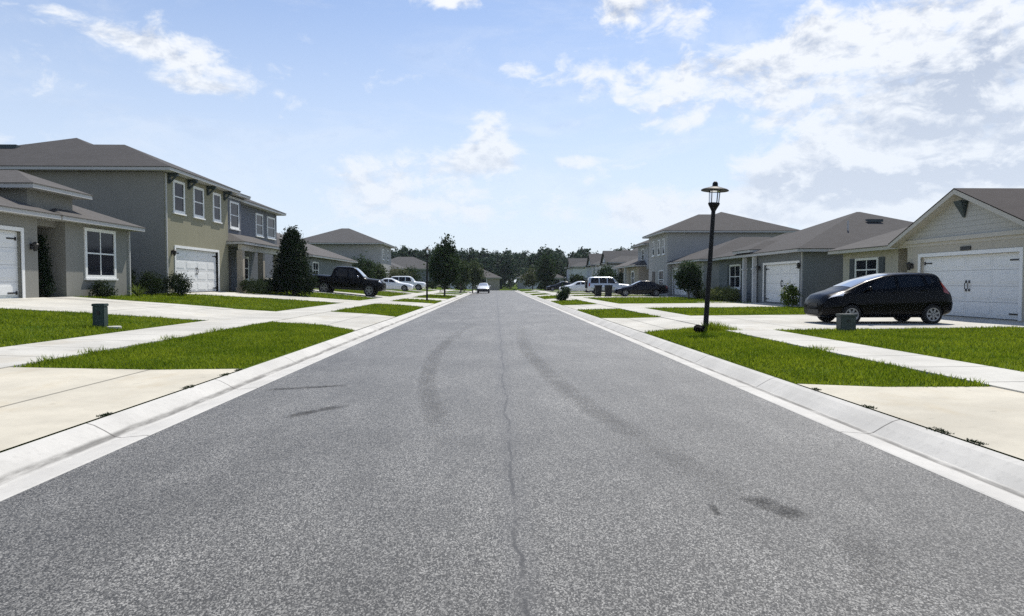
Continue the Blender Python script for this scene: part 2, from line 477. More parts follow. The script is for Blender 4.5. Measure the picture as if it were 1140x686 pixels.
# sidewalks: footprint spans X edges along Y
def walk(x0, x1, y0, y1):
    mb = MB(); ys = list(np.arange(y0, y1+.1, 4))
    z0, z1 = gz(x0)+.034, gz(x1)+.034
    for a, b in zip(ys[:-1], ys[1:]):
        mb.poly([(x0,a,z0),(x1,a,z1),(x1,b,z1),(x0,b,z0)])
        mb.poly([(x0,a,z0),(x0,b,z0),(x0,b,z0-.09),(x0,a,z0-.09)]); mb.poly([(x1,a,z1),(x1,b,z1),(x1,b,z1-.09),(x1,a,z1-.09)])
    CONC.append([(x0,y0),(x1,y0),(x1,y1),(x0,y1)])
    structure(mb.build('sidewalk', 'walk_concrete'))
walk(-9.0, -7.15, -6, 124); walk(6.02, 7.3, -6, 124)

# driveways: (apron from kerb to sidewalk) and (sidewalk to garage)
kl, kr = -4.021, 4.076
def drive_left(c0, c1, s0, s1, f0, f1, g0, g1, gx=-16.0, m='drive_concrete_pale'):
    slab('driveway', [(kl,c0),(-5.2,(c0*.35+s0*.65)),(-7.15,s0)], [(kl,c1),(-5.2,(c1*.35+s1*.65)),(-7.15,s1)], m, .016)
    if gx is not None: slab('driveway', [(-9.0,f0),(gx,g0)], [(-9.0,f1),(gx,g1)], m, .026)
def drive_right(c0, c1, s0, s1, f0, f1, g0, g1, gx=16.2, m='drive_concrete_pale'):
    slab('driveway', [(kr,c0),(4.9,(c0*.4+s0*.6)),(6.02,s0)], [(kr,c1),(4.9,(c1*.4+s1*.6)),(6.02,s1)], m, .016)
    if gx is not None: slab('driveway', [(7.3,f0),(gx,g0)], [(7.3,f1),(gx,g1)], m, .026)
drive_left(2.0, 10.9, 3.0, 10.2, 3.5, 9.6, 3.5, 9.2, -16, 'drive_concrete')
drive_left(19.6, 27.5, 22.0, 29.7, 21.7, 28.3, 18.4, 24.6)
drive_left(38.5, 44.8, 40.9, 46.5, 40.6, 45.5, 34.4, 40.4)
drive_left(52.0, 58.0, 53.5, 58.5, 53.0, 58.5, 52.5, 58.5, -18)
drive_left(72.0, 78.5, 73.5, 79, 73.2, 79, 73.0, 79.0, -18)
drive_left(87.0, 93.0, 88, 93, 88, 93, 88, 93)
drive_left(106, 112, 107, 112, 107, 112, 107, 112)
drive_right(-1.0, 9.1, 0.2, 8.1, 1.0, 7.6, 1.0, 7.6, 16.2, 'drive_concrete')
drive_right(18.7, 26.3, 19.2, 24.8, 17.8, 25.6, 18.6, 26.4)
drive_right(34.6, 41.5, 33.2, 40.2, 33.6, 40.4, 34.6, 41.2)
drive_right(50.8, 57.0, 50.6, 57.0, 57.2, 63.5, 58.2, 63.6)
drive_right(68, 74.5, 68, 74.5, 69, 75.5, 69.5, 75.5, 17)
drive_right(84, 90, 84, 90, 84, 90, 84, 90)
drive_right(100, 106, 100, 106, 100, 106, 100, 106)
slab('footpath', [(-10.5,26.6),(-15.9,24.62)], [(-10.5,27.6),(-15.9,26.0)], 'walk_concrete', .032)
slab('footpath', [(12.6,41.8),(15.8,41.8)], [(12.6,43.0),(15.8,43.0)], 'walk_concrete', .032)

# ------------------------------------------------------------------ houses
def facade(mb, X, sgn, y0, y1, z0, z1, holes=(), depth=.12):
    """wall plane at X whose outside faces sgn; holes (ya, yb, za, zb) get reveals"""
    ys = sorted({y0, y1, *[h[0] for h in holes], *[h[1] for h in holes]}); zs = sorted({z0, z1, *[h[2] for h in holes], *[h[3] for h in holes]})
    for a, b in zip(ys[:-1], ys[1:]):
        for c, d in zip(zs[:-1], zs[1:]):
            if any(h[0] <= a and b <= h[1] and h[2] <= c and d <= h[3] for h in holes): continue
            q = [(X,a,c),(X,b,c),(X,b,d),(X,a,d)]; mb.poly(q if sgn > 0 else q[::-1])
    Xi = X - sgn*depth
    for a, b, c, d in holes:
        mb.poly([(X,a,c),(Xi,a,c),(Xi,a,d),(X,a,d)]); mb.poly([(X,b,c),(X,b,d),(Xi,b,d),(Xi,b,c)])
        mb.poly([(X,a,d),(Xi,a,d),(Xi,b,d),(X,b,d)]); mb.poly([(X,a,c),(X,b,c),(Xi,b,c),(Xi,a,c)])
def body(mb, sgn, Xf, Xb, y0, y1, z0, z1, holes=(), depth=.12):
    """four outer walls of a block; sgn = the way its front faces"""
    facade(mb, Xf, sgn, y0, y1, z0, z1, holes, depth)
    for Y, s in ((y0, -1), (y1, 1)):
        mb.poly([(Xf,Y,z0),(Xf,Y,z1),(Xb,Y,z1),(Xb,Y,z0)])
    mb.poly([(Xb,y0,z0),(Xb,y1,z0),(Xb,y1,z1),(Xb,y0,z1)])
def hip(root, x0, x1, y0, y1, z, slope=.42, m='shingle_grey', fas='white_trim', fh=.17, name='roof'):
    mb = MB(); a, b = x1-x0, y1-y0; d = min(a, b)/2; zt = z + d*slope
    e = [(x0,y0,z),(x1,y0,z),(x1,y1,z),(x0,y1,z)]
    if a >= b: r = [(x0+d,(y0+y1)/2,zt),(x1-d,(y0+y1)/2,zt)]; fs = [[e[0],e[1],r[1],r[0]],[e[2],e[3],r[0],r[1]],[e[3],e[0],r[0]],[e[1],e[2],r[1]]]
    else: r = [((x0+x1)/2,y0+d,zt),((x0+x1)/2,y1-d,zt)]; fs = [[e[1],e[2],r[1],r[0]],[e[3],e[0],r[0],r[1]],[e[0],e[1],r[0]],[e[2],e[3],r[1]]]
    for f in fs: mb.poly(f)
    # shingle edge thickness
    for i in range(4):
        p, q = e[i], e[(i+1)%4]; mb.poly([p, (p[0],p[1],p[2]-.03), (q[0],q[1],q[2]-.03), q])
    rf = mb.build(name, m, root, fix=False)
    me = rf.data; bm = bmesh.new(); bm.from_mesh(me)
    for f in bm.faces:
        if f.normal.z < -.01: f.normal_flip()
    bm.to_mesh(me); bm.free(); me.update()
    f = MB(); i = .03
    X0, X1, Y0, Y1 = x0+i, x1-i, y0+i, y1-i; t = .028
    f.box(X0, X0+t, Y0, Y1, z-fh, z-.004); f.box(X1-t, X1, Y0, Y1, z-fh, z-.004)
    f.box(X0+t, X1-t, Y0, Y0+t, z-fh, z-.004); f.box(X0+t, X1-t, Y1-t, Y1, z-fh, z-.004)
    f.poly([(X0+t,Y0+t,z-fh+.02),(X0+t,Y1-t,z-fh+.02),(X1-t,Y1-t,z-fh+.02),(X1-t,Y0+t,z-fh+.02)])
    f.build('fascia', fas, rf)
    return rf
def window(root, X, sgn, y0, y1, z0, z1, nv=1, nh=1, trim=.11, frame='white_paint', depth=.0, shutters=None, simple_=False):
    """raised trim ring, sash bars and a pane set behind"""
    f = MB(); o = X + sgn*.045; i = X - sgn*.02
    f.box(i, o, y0, y0+trim, z0, z1); f.box(i, o, y1-trim, y1, z0, z1)
    f.box(i, o, y0+trim, y1-trim, z0, z0+trim); f.box(i, o, y0+trim, y1-trim, z1-trim, z1)
    f.box(i, o+sgn*.05, y0-.05, y1+.05, z0-.07, z0-.002)
    a, b, c, d = y0+trim, y1-trim, z0+trim, z1-trim; s = X+sgn*.02; bar = .028
    for k in range(1, nv+1):
        yy = a+(b-a)*k/(nv+1); f.box(i, s, yy-bar, yy+bar, c, d)
    for k in range(1, nh+1):
        zz = c+(d-c)*k/(nh+1); f.box(i, s+sgn*.004, a, b, zz-bar, zz+bar)
    w = f.build('window', frame, root)
    p = MB(); px = X + sgn*.006
    p.box(px-sgn*.02, px, a-.01, b+.01, c-.01, d+.01); p.build('pane', 'house_glass', w)
    if shutters:
        for ya, yb in ((y0-.5, y0-.06), (y1+.06, y1+.5)):
            sh = MB(); sh.box(X-sgn*.01, X+sgn*.03, ya, yb, z0, z1)
            n = int((z1-z0)/.09)
            for k in range(n): sh.box(X+sgn*.03, X+sgn*.042, ya+.05, yb-.05, z0+.04+k*.09, z0+.10+k*.09)
            sh.build('shutter', shutters, root)
    return w
def garage(root, X, sgn, y0, y1, z0, z1, depth=.12, rows=4, cols=4, hw=True, trim='white_paint'):
    """sectional door at the back of its opening, raised panels, carriage hardware, trim round the opening"""
    mb = MB(); xi = X - sgn*depth; rh = (z1-z0)/rows
    for r in range(rows):
        mb.box(xi-sgn*.05, xi, y0, y1, z0+r*rh+.004, z0+(r+1)*rh-.004)
        cw = (y1-y0)/cols
        for c in range(cols):
            a, b = y0+c*cw+.1, y0+(c+1)*cw-.1; zz0, zz1 = z0+r*rh+.09, z0+(r+1)*rh-.09
            mb.box(xi, xi+sgn*.008, a, b, zz0, zz1); mb.box(xi+sgn*.008, xi+sgn*.018, a+.07, b-.07, zz0+.05, zz1-.05)
    gd = mb.build('garage_door', 'garage_white', root)
    t = MB(); tw = .13
    t.box(X-sgn*.02, X+sgn*.03, y0-tw, y0, z0, z1+tw); t.box(X-sgn*.02, X+sgn*.03, y1, y1+tw, z0, z1+tw)
    t.box(X-sgn*.02, X+sgn*.03, y0, y1, z1, z1+tw); t.build('door_trim', trim, gd)
    w = MB(); w.box(xi, xi+sgn*.02, y0, y1, z0-.03, z0+.02); w.build('weather_strip', 'dark_cavity', gd)
    if hw:
        xo = xi+sgn*.02
        for y, d in ((y0+.12, 1), (y1-.12, -1)):
            for z in (z0+.35*rh, z1-.45*rh):
                h = MB(); h.box(xo, xo+sgn*.012, min(y, y+d*.42), max(y, y+d*.42), z-.025, z+.025); h.box(xo, xo+sgn*.02, y-.03, y+.03, z-.06, z+.06)
                h.build('hinge', 'black_iron', gd)
        ym = (y0+y1)/2; zm = z0+(z1-z0)*.5
        for d in (-1, 1):
            h = MB(); h.tube([(xo, ym+d*.08, zm-.13), (xo+sgn*.05, ym+d*.08, zm-.09), (xo+sgn*.05, ym+d*.08, zm+.09), (xo, ym+d*.08, zm+.13)], .014, 6)
            h.box(xo, xo+sgn*.01, ym+d*.08-.035, ym+d*.08+.035, zm-.19, zm-.10); h.box(xo, xo+sgn*.01, ym+d*.08-.035, ym+d*.08+.035, zm+.10, zm+.19)
            h.build('handle', 'black_iron', gd)
    return gd
def wall_lamp(root, X, sgn, y, z):
    l = MB(); l.box(X, X+sgn*.04, y-.06, y+.06, z-.1, z+.1); l.lathe([(.05,-.16),(.10,.06),(.11,.08),(.03,.16)], (X+sgn*.15, y, z), 10); l.tube([(X+sgn*.03,y,z+.08),(X+sgn*.15,y,z+.16)], .015, 6)
    l.build('wall_lantern', 'black_iron', root)
def downpipe(root, X, sgn, y, z0, z1, m='white_trim'):
    d = MB(); d.box(X, X+sgn*.07, y-.04, y+.04, z0, z1); d.build('downpipe', m, root)
def vent(root, x, y, z, w=.5, d=.3, h=.16):
    v = MB(); v.add([(x-w/2,y-d/2,z),(x+w/2,y-d/2,z),(x+w/2,y+d/2,z+.12),(x-w/2,y+d/2,z+.12),(x-w/2,y-d/2,z+h),(x+w/2,y-d/2,z+h),(x+w/2,y+d/2,z+.16),(x-w/2,y+d/2,z+.16)],
       [(0,3,2,1),(4,5,6,7),(0,1,5,4),(1,2,6,5),(2,3,7,6),(3,0,4,7)]); v.build('roof_vent', 'dark_shutter', root)

# --- left A: grey single storey
A = thing('house', (-16, 23, .93), 'grey stucco single-storey house with raised entry roof and white four-pane window, nearest on the left', 'house', 'houses along the street')
b0 = .93; s = 1
w = MB()
body(w, s, -16, -22, 17.6, 24.3, b0-.3, 3.8, [(18.55, 23.45, b0+.03, b0+2.3)])
facade(w, -16, s, 25.85, 30.35, b0-.3, 3.8); w.poly([(-16,30.35,b0-.3),(-30,30.35,b0-.3),(-30,30.35,3.8),(-16,30.35,3.8)])
w.poly([(-16,25.85,b0-.3),(-18.4,25.85,b0-.3),(-18.4,25.85,3.8),(-16,25.85,3.8)])
w.poly([(-18.4,24.3,b0-.3),(-18.4,25.85,b0-.3),(-18.4,25.85,3.8),(-18.4,24.3,3.8)])
w.poly([(-16,24.3,b0-.3),(-18.4,24.3,b0-.3),(-18.4,24.3,3.8),(-16,24.3,3.8)])
w.build('wall', 'stucco_grey', A)
w = MB(); body(w, s, -16.35, -24, 24.35, 26.9, 3.55, 4.8); w.poly([(-16.35,24.35,3.55),(-24,24.35,3.55),(-24,26.9,3.55),(-16.35,26.9,3.55)]); w.build('entry_tower', 'stucco_grey', A)
hip(A, -24.5, -15.8, 23.85, 27.35, 4.93, .40, 'shingle_tan')
hip(A, -22.6, -15.5, 17.1, 24.9, 3.93, .40, 'shingle_tan')
hip(A, -30, -15.5, 24.95, 30.75, 3.93, .40, 'shingle_tan', name='roof')
garage(A, -16, s, 18.55, 23.45, b0+.03, b0+2.3)
window(A, -16, s, 27.0, 29.15, 1.68, 3.66, 1, 1, .13)
wall_lamp(A, -16, s, 23.95, 2.75)
d = MB(); d.box(-18.38, -18.33, 24.55, 25.5, b0, b0+2.1); d.build('front_door', 'door_dark', A)
d = MB(); d.box(-18.6, -15.9, 24.32, 25.83, b0-.1, b0+.02); d.build('porch_floor', 'walk_concrete', A)

downpipe(A, -16, 1, 30.2, b0-.1, 3.75); vent(A, -19.5, 28.6, 4.95, .3, .25, .15)
# --- left B: two storeys, garage wing + recessed blue siding wing with porch
B = thing('house', (-17, 40, .98), 'two-storey khaki house with three upper windows, white garage and a shaded porch on the left', 'house', 'houses along the street')
b0 = .98
w = MB(); body(w, s, -16, -29, 33.5, 41.3, b0-.3, 6.85, [(34.55, 39.75, b0+.03, 3.25)]); w.build('wall', 'stucco_grey', B)
w = MB(); facade(w, -15.985, s, 33.5, 41.3, b0-.3, 6.85, [(34.55, 39.75, b0+.03, 3.25)]); w.build('front_facing', 'stucco_khaki', B)
hip(B, -29.6, -15.4, 32.9, 41.9, 7.02, .42, 'shingle_brown')
hip(B, -29.6, -17.3, 32.95, 45.3, 7.03, .42, 'shingle_brown')
vent(B, -25.6, 36.6, 8.5, 1.3, .35, .2); vent(B, -25.4, 34.6, 7.65, .45, .3, .18)
garage(B, -15.98, s, 34.55, 39.75, b0+.03, 3.25)
for y0, y1 in ((34.35, 35.6), (36.6, 37.9), (39.1, 40.2)):
    window(B, -15.98, s, y0, y1, 5.0, 6.62, 0, 1, .13)
for y in (33.95, 36.1, 38.45, 40.75):
    k = MB(); k.box(-16, -15.52, y-.09, y+.09, 6.70, 6.85); k.box(-16, -15.9, y-.09, y+.09, 6.35, 6.70); k.tube([(-15.92,y,6.40),(-15.6,y,6.72)], .05, 6); k.build('eave_bracket', 'dark_shutter', B)
downpipe(B, -16, s, 33.62, b0, 6.8)
wall_lamp(B, -16, s, 34.15, 3.0)
w = MB(); body(w, s, -17.0, -29, 41.3, 53.6, b0-.3, 6.75); w.build('wall', 'siding_blue', B)
hip(B, -29.5, -16.4, 40.5, 54.2, 6.92, .40, 'shingle_brown')
w = MB(); body(w, s, -16.5, -18, 41.3, 44.8, 3.9, 7.0); w.build('bay_wall', 'siding_blue', B)
hip(B, -22, -16.0, 40.3, 45.3, 7.12, .3, 'shingle_brown')
window(B, -16.5, s, 42.9, 44.4, 4.9, 6.6, 0, 1, .13)
window(B, -17.0, s, 48.9, 50.4, 4.85, 6.45, 0, 1, .13); window(B, -17.0, s, 51.3, 53.1, 4.85, 6.45, 0, 1, .13)
hip(B, -18.2, -14.9, 41.0, 48.9, 3.98, .38, 'shingle_tan')
p = MB(); p.box(-15.45, -15.2, 41.4, 48.5, 3.45, 3.8); p.build('porch_beam', 'cream_trim', B)
for y in (41.5, 45.1, 48.2):
    p = MB(); p.box(-15.5, -15.15, y-.17, y+.17, b0-.2, 3.45); p.box(-15.56, -15.09, y-.23, y+.23, b0-.2, b0+.25); p.build('porch_column', 'stucco_tan', B)
p = MB(); p.box(-15.4, -15.3, 45.3, 48.0, b0+.75, b0+.85); p.box(-15.4, -15.3, 45.3, 48.0, b0+.05, b0+.12)
for k in range(22): p.box(-15.37, -15.33, 45.36+k*.12, 45.39+k*.12, b0+.1, b0+.76)
p.build('porch_rail', 'cream_trim', B)
window(B, -17.0, s, 45.6, 47.4, b0+.7, b0+2.3, 1, 1, .12)
d = MB(); d.box(-17, -16.95, 43.2, 44.2, b0, b0+2.1); d.build('front_door', 'door_dark', B)

# --- left E: low hip roof behind the pickup
E = thing('house', (-20, 66, .95), 'low single-storey house with wide grey hip roof behind the black pickup truck', 'house', 'houses along the street')
b0 = .95
w = MB(); body(w, s, -16.4, -30, 60.2, 78.4, b0-.3, 3.75, [(73.3, 78.0, b0, 3.1)]); w.build('wall', 'stucco_slate', E)
hip(E, -30.6, -15.8, 59.6, 79.0, 3.95, .40, 'shingle_tan'); garage(E, -16.4, s, 73.3, 78.0, b0, 3.1, hw=False)
window(E, -16.4, s, 61.6, 63.6, 1.9, 3.4, 1, 1)

F_ = thing('house', (-19, 100, 1.0), 'two-storey grey house with hip roof and lit end wall, further down the left side', 'house', 'houses along the street')
w = MB(); body(w, s, -16, -29, 95.6, 105, .7, 6.8); w.build('wall', 'stucco_pale', F_)
hip(F_, -28.6, -15.3, 94.4, 106.6, 7.0, .40, 'shingle_grey'); garage(F_, -16, s, 97, 101.5, 1.0, 3.2, hw=False, depth=-.03)
window(F_, -16, s, 97, 98.4, 4.8, 6.3); window(F_, -16, s, 101, 102.4, 4.8, 6.3)
w = MB(); w.box(-17.5, -24, 92.5, 95.6, .7, 3.6); w.build('side_wing', 'stucco_pale', F_); hip(F_, -25, -17, 92, 96, 3.8, .35, 'shingle_grey')

def far_house(x, sgn, y0, y1, xb, ze, m, rm, label, gable=False, wins=2, slope=.42, base=None):
    base = base if base is not None else gz(x)
    h = thing('house', (x, (y0+y1)/2, base), label, 'house', 'houses along the street')
    w = MB(); body(w, sgn, x, xb, y0, y1, base-.3, ze-.15); w.build('wall', m, h)
    xs = sorted((x+sgn*.5, xb-sgn*.5)); hip(h, xs[0], xs[1], y0-.5, y1+.5, ze, slope, rm)
    L = y1-y0; garage(h, x, sgn, y0+L*.08, y0+L*.45, base+.02, base+2.2, depth=-.03, hw=False)
    for k in range(wins):
        a = y0+L*(.58+.2*k); window(h, x, sgn, a, a+L*.12, base+.9, base+2.3)
    if gable:
        gy0, gy1 = y0+L*.02, y0+L*.5; gm = (gy0+gy1)/2; xo = x+sgn*.35; zp = ze+(gy1-gy0)*.5*.6
        g = MB(); g.poly([(xo,gy0,ze-.15),(xo,gy1,ze-.15),(xo,gm,zp)]); g.poly([(xo-sgn*.3,gy0,ze-.15),(xo-sgn*.3,gy1,ze-.15),(xo-sgn*.3,gm,zp)]); g.build('gable', m, h)
        r = MB()
        for a in (gy0-.4, gy1+.4):
            za = ze-.35
            r.poly([(xo+sgn*.3,a,za),(xo+sgn*.3,gm,zp+.12),(xb,gm,zp+.12),(xb,a,za)]); r.poly([(xo+sgn*.3,a,za-.15),(xo+sgn*.3,gm,zp-.03),(xo+sgn*.3,gm,zp+.12),(xo+sgn*.3,a,za)])
        r.build('gable_roof', rm, h)
        c = MB(); c.box(xo-.14, xo+.14, gy0-.1, gy0+.18, base, ze-.15); c.build('porch_column', 'white_trim', h)
    return h
far_house(-16, 1, 111, 124, -28, 3.9, 'stucco_tan', 'shingle_grey', 'single-storey tan house with grey hip roof beyond the parked white cars on the left')

# --- right R1: beige, gable over the double garage
R1 = thing('house', (17, 25, .37), 'beige single-storey house with front gable over a double white garage door, nearest on the right', 'house', 'houses along the street')
b0 = .29; s = -1
w = MB(); body(w, s, 16.2, 29, 20.0, 26.55, b0-.3, 3.0, [(20.75, 25.7, b0+.03, 2.47)])
facade(w, 16.7, s, 28.0, 32.5, b0-.3, 2.95); w.poly([(16.7,32.5,b0-.3),(29,32.5,b0-.3),(29,32.5,2.95),(16.7,32.5,2.95)])
w.poly([(16.7,28,b0-.3),(18.6,28,b0-.3),(18.6,28,2.95),(16.7,28,2.95)]); w.poly([(18.6,26.5,b0-.3),(18.6,28,b0-.3),(18.6,28,2.95),(18.6,26.5,2.95)])
w.build('wall', 'stucco_beige', R1)
g = MB(); gm = 23.25; zg = 3.12
g.poly([(16.16,19.7,zg),(16.16,26.8,zg),(16.16,gm,zg+3.55*.42)]); g.poly([(16.5,19.7,zg),(16.5,26.8,zg),(16.5,gm,zg+3.55*.42)]); g.build('gable', 'siding_beige', R1)
t = MB(); t.box(16.10, 16.22, 19.8, 26.75, 3.0, 3.14); t.build('gable_trim', 'cream_trim', R1)
r = MB(); zr = 3.12+3.9*.42
for a in (19.35, 27.15):
    r.poly([(15.75,a,3.05),(15.75,gm,zr),(24.5,gm,zr),(24.5,a,3.05)]); r.poly([(15.75,a,3.02),(15.75,gm,zr-.03),(24.5,gm,zr-.03),(24.5,a,3.02)])
gr = r.build('gable_roof', 'shingle_umber', R1, fix=False)
bm = bmesh.new(); bm.from_mesh(gr.data)
for f in bm.faces:
    if (f.normal.z < 0) == (f.calc_center_median().z > 0 and True) and f.normal.z < 0: f.normal_flip()
bm.to_mesh(gr.data); bm.free()
r = MB()
for a in (19.35, 27.15):
    r.add([(15.76,a,2.86),(15.76,gm,zr-.2),(15.79,gm,zr-.2),(15.79,a,2.86),(15.76,a,3.015),(15.76,gm,zr-.04),(15.79,gm,zr-.04),(15.79,a,3.015)],
      [(0,1,2,3),(4,7,6,5),(0,4,5,1),(2,6,7,3),(0,3,7,4),(1,5,6,2)])
    r.poly([(15.79,a,2.90),(15.79,gm,zr-.16),(16.3,gm,zr-.16),(16.3,a,2.90)])
r.build('fascia', 'cream_trim', gr)
hip(R1, 16.15, 30, 19.4, 33.0, 3.05, .40, 'shingle_tan', 'cream_trim')
garage(R1, 16.2, s, 20.75, 25.7, b0+.03, 2.47)
window(R1, 16.7, s, 29.45, 31.35, 1.12, 2.62, 1, 2, .1, shutters='dark_shutter')
wall_lamp(R1, 16.2, s, 26.2, 2.15)
k = MB(); k.poly([(16.15,gm-.22,4.32),(16.15,gm+.22,4.32),(15.86,gm+.22,4.32),(15.86,gm-.22,4.32)]); k.add([(15.86,gm-.2,4.32),(15.86,gm+.2,4.32),(16.13,gm+.05,3.75),(16.13,gm-.05,3.75),(16.14,gm-.2,4.32),(16.14,gm+.2,4.32)], [(0,1,2,3),(0,3,4),(1,5,2)]); k.build('gable_bracket', 'dark_shutter', R1)
d = MB(); d.box(18.55, 18.6, 26.75, 27.75, b0, b0+2.1); d.build('front_door', 'door_dark', R1)
n = MB(); n.box(16.16, 16.2, 22.95, 23.45, 2.63, 2.76); n.build('number_plaque', 'black_iron', R1)

# --- right R2: grey, garage then entry then window wing
R2 = thing('house', (17, 42, .42), 'slate grey single-storey house with white garage door and clipped hedge, second on the right', 'house', 'houses along the street')
b0 = .34
w = MB(); body(w, s, 16.0, 28, 35.2, 41.5, b0-.3, 3.1, [(35.75, 40.4, b0+.03, 2.55)])
body(w, s, 16.4, 28, 43.2, 49.8, b0-.3, 3.1)
w.poly([(18,41.5,b0-.3),(18,43.2,b0-.3),(18,43.2,3.3),(18,41.5,3.3)]); w.build('wall', 'stucco_slate', R2)
hip(R2, 15.4, 28.6, 34.6, 47.6, 3.27, .39, 'shingle_brown')
hip(R2, 15.8, 26, 42.2, 50.4, 3.29, .40, 'shingle_brown')
hip(R2, 15.3, 22, 40.9, 44.0, 3.52, .40, 'shingle_brown')
for y in (41.45, 43.1):
    p = MB(); p.box(15.7, 15.92, y-.1, y+.1, b0-.1, 3.4); p.box(15.66, 15.96, y-.14, y+.14, 2.3, 2.4); p.build('porch_column', 'stucco_white', R2)
garage(R2, 16.0, s, 35.75, 40.4, b0+.03, 2.55)
window(R2, 16.4, s, 45.35, 47.5, 1.1, 2.75, 1, 1, .12, shutters='dark_shutter')
wall_lamp(R2, 16, s, 41.0, 2.4); wall_lamp(R2, 16, s, 35.45, 2.4)
vent(R2, 21.8, 39.0, 5.0, .9); downpipe(R2, 16.0, s, 35.3, b0-.1, 3.1)
pp = MB(); pp.tube([(19.5,37.5,4.3),(19.5,37.5,4.95)], .045, 8); pp.build('vent_pipe', 'white_trim', R2)
d = MB(); d.box(17.95, 18.0, 41.9, 42.8, b0, b0+2.1); d.build('front_door', 'door_dark', R2)

# --- right R3: two storeys behind a low garage wing
R3 = thing('house', (17, 62, .42), 'pale two-storey house with a low garage wing behind the small dark tree on the right', 'house', 'houses along the street')
b0 = .42
w = MB(); body(w, s, 16.0, 27, 63.2, 71.2, b0-.3, 6.15); w.build('wall', 'stucco_pale', R3)
hip(R3, 15.4, 28, 62.6, 71.8, 6.32, .42, 'shingle_brown')
hip(R3, 16.9, 28.4, 62.65, 74.2, 6.33, .40, 'shingle_brown')
w = MB(); body(w, s, 16.4, 28, 53.6, 63.2, b0-.3, 3.2, [(58.4, 62.8, b0, 2.7)]); w.build('garage_wing', 'stucco_pale', R3)
hip(R3, 15.8, 28.5, 52.9, 63.15, 3.37, .40, 'shingle_brown'); garage(R3, 16.4, s, 58.4, 62.8, b0, 2.7, hw=False)
for y in (64.4, 66.2, 68.6): window(R3, 16, s, y, y+.9, 4.2, 5.7, 0, 1, .1)
window(R3, 16, s, 64.8, 66.6, b0+.5, b0+2.3, 1, 1, .1); downpipe(R3, 16, s, 63.35, b0, 6.1)
d = MB(); d.box(15.96, 16.0, 68.3, 69.5, b0, b0+2.2); d.build('front_door', 'door_dark', R3)
# --- right R4
R4 = thing('house', (18, 82, .42), 'tan house with porch roof and set-back upper floor behind the dark sedan', 'house', 'houses along the street')
w = MB(); body(w, s, 16, 28, 76.2, 90, b0-.3, 3.3); w.build('wall', 'stucco_tan', R4)
hip(R4, 15.3, 28.6, 75.6, 90.6, 3.5, .40, 'shingle_tan')
w = MB(); body(w, s, 16.8, 28, 75.0, 80.5, 3.0, 5.7); w.build('upper_wall', 'siding_pale', R4); hip(R4, 16.1, 28.6, 74.4, 81.1, 5.85, .40, 'shingle_brown')
window(R4, 16, s, 78.5, 80.2, 1.2, 2.9, 1, 1, .16); window(R4, 16.8, s, 77, 78.4, 4.0, 5.4); window(R4, 16, s, 83.5, 85, 1.2, 2.8, 1, 1, .14)
for y in (81.5, 86.5):
    p = MB(); p.box(15.4, 15.65, y-.14, y+.14, b0-.2, 3.35); p.build('porch_column', 'white_trim', R4)
far_house(16, -1, 95, 106, 28, 4.4, 'stucco_white', 'shingle_grey', 'far single-storey house with pale front gable beside the white off-road vehicle', True)
far_house(16, -1, 110, 122, 28, 4.5, 'stucco_white', 'shingle_grey', 'far pale sided house with tall gable on the right, before the trees', True)
far_house(15.5, -1, 137.5, 149, 28, 4.8, 'stucco_white', 'shingle_grey', 'last house on the right side, at the cross street', True)
def end_house(x0, x1, y, ze, m, rm, label, px):
    h = thing('house', ((x0+x1)/2, y, .3), label, 'house', 'houses across the end of the street')
    w = MB(); w.box(x0, x1, y, y+11, -.1, ze-.15); w.build('wall', m, h); hip(h, x0-.5, x1+.5, y-.5, y+11.5, ze, .45, rm)
    g = MB(); g.box(px, px+4.6, y-.04, y+.02, .1, 2.4); g.build('garage_door', 'garage_white', h)
    f = MB(); f.box(px+6, px+7.6, y-.05, y+.02, 1, 2.4); wn = f.build('window', 'white_paint', h)
    f = MB(); f.box(px+6.12, px+7.48, y-.06, y, 1.12, 2.28); f.build('pane', 'house_glass', wn)
end_house(-11.5, .8, 143, 2.6, 'stucco_tan', 'shingle_tan', 'tan house with hip roof at the end of the street, left of its axis', -9.5)
end_house(-27, -12.6, 145, 4.5, 'stucco_slate', 'shingle_grey', 'grey house with long hip roof facing the cross street, far left', -25)
end_house(5.0, 14.5, 146, 2.6, 'stucco_pale', 'shingle_grey', 'pale house with grey roof at the end of the street, right of its axis', 6.2)

# ------------------------------------------------------------------ plants
def leaf_cloud(C, size, asp=.55, up=.0):
    """diamond leaves at C"""
    n = len(C); d = rng.normal(size=(n, 3)); d[:, 2] += up; d /= np.linalg.norm(d, axis=1)[:, None]
    r = rng.normal(size=(n, 3)); u = np.cross(d, r); u /= np.linalg.norm(u, axis=1)[:, None]+1e-9
    L = (size*rng.uniform(.6, 1.3, n))[:, None]
    V = np.stack([C-d*L*.5, C+u*L*asp*.5, C+d*L*.5, C-u*L*asp*.5], 1).reshape(-1, 3)
    F = np.arange(4*n).reshape(-1, 4); A = np.repeat(rng.uniform(0, 1, n), 4)
    return V, F, A
def clumps(shape, nclump, nleaf, spread):
    """shape() -> a point; leaves gather round clump centres"""
    c = np.array([shape() for _ in range(nclump)])
    P = np.repeat(c, nleaf, 0) + rng.normal(size=(nclump*nleaf, 3))*spread*np.repeat(rng.uniform(.6, 1.3, (nclump, 1)), nleaf, 0)
    return P
def ellipsoid(cx, cy, cz, rx, ry, rz, hollow=.35):
    def f():
        v = rng.normal(size=3); v /= np.linalg.norm(v); q = (hollow + (1-hollow)*rng.uniform()**.5)
        return np.array([cx+v[0]*rx*q, cy+v[1]*ry*q, cz+v[2]*rz*q])
    return f
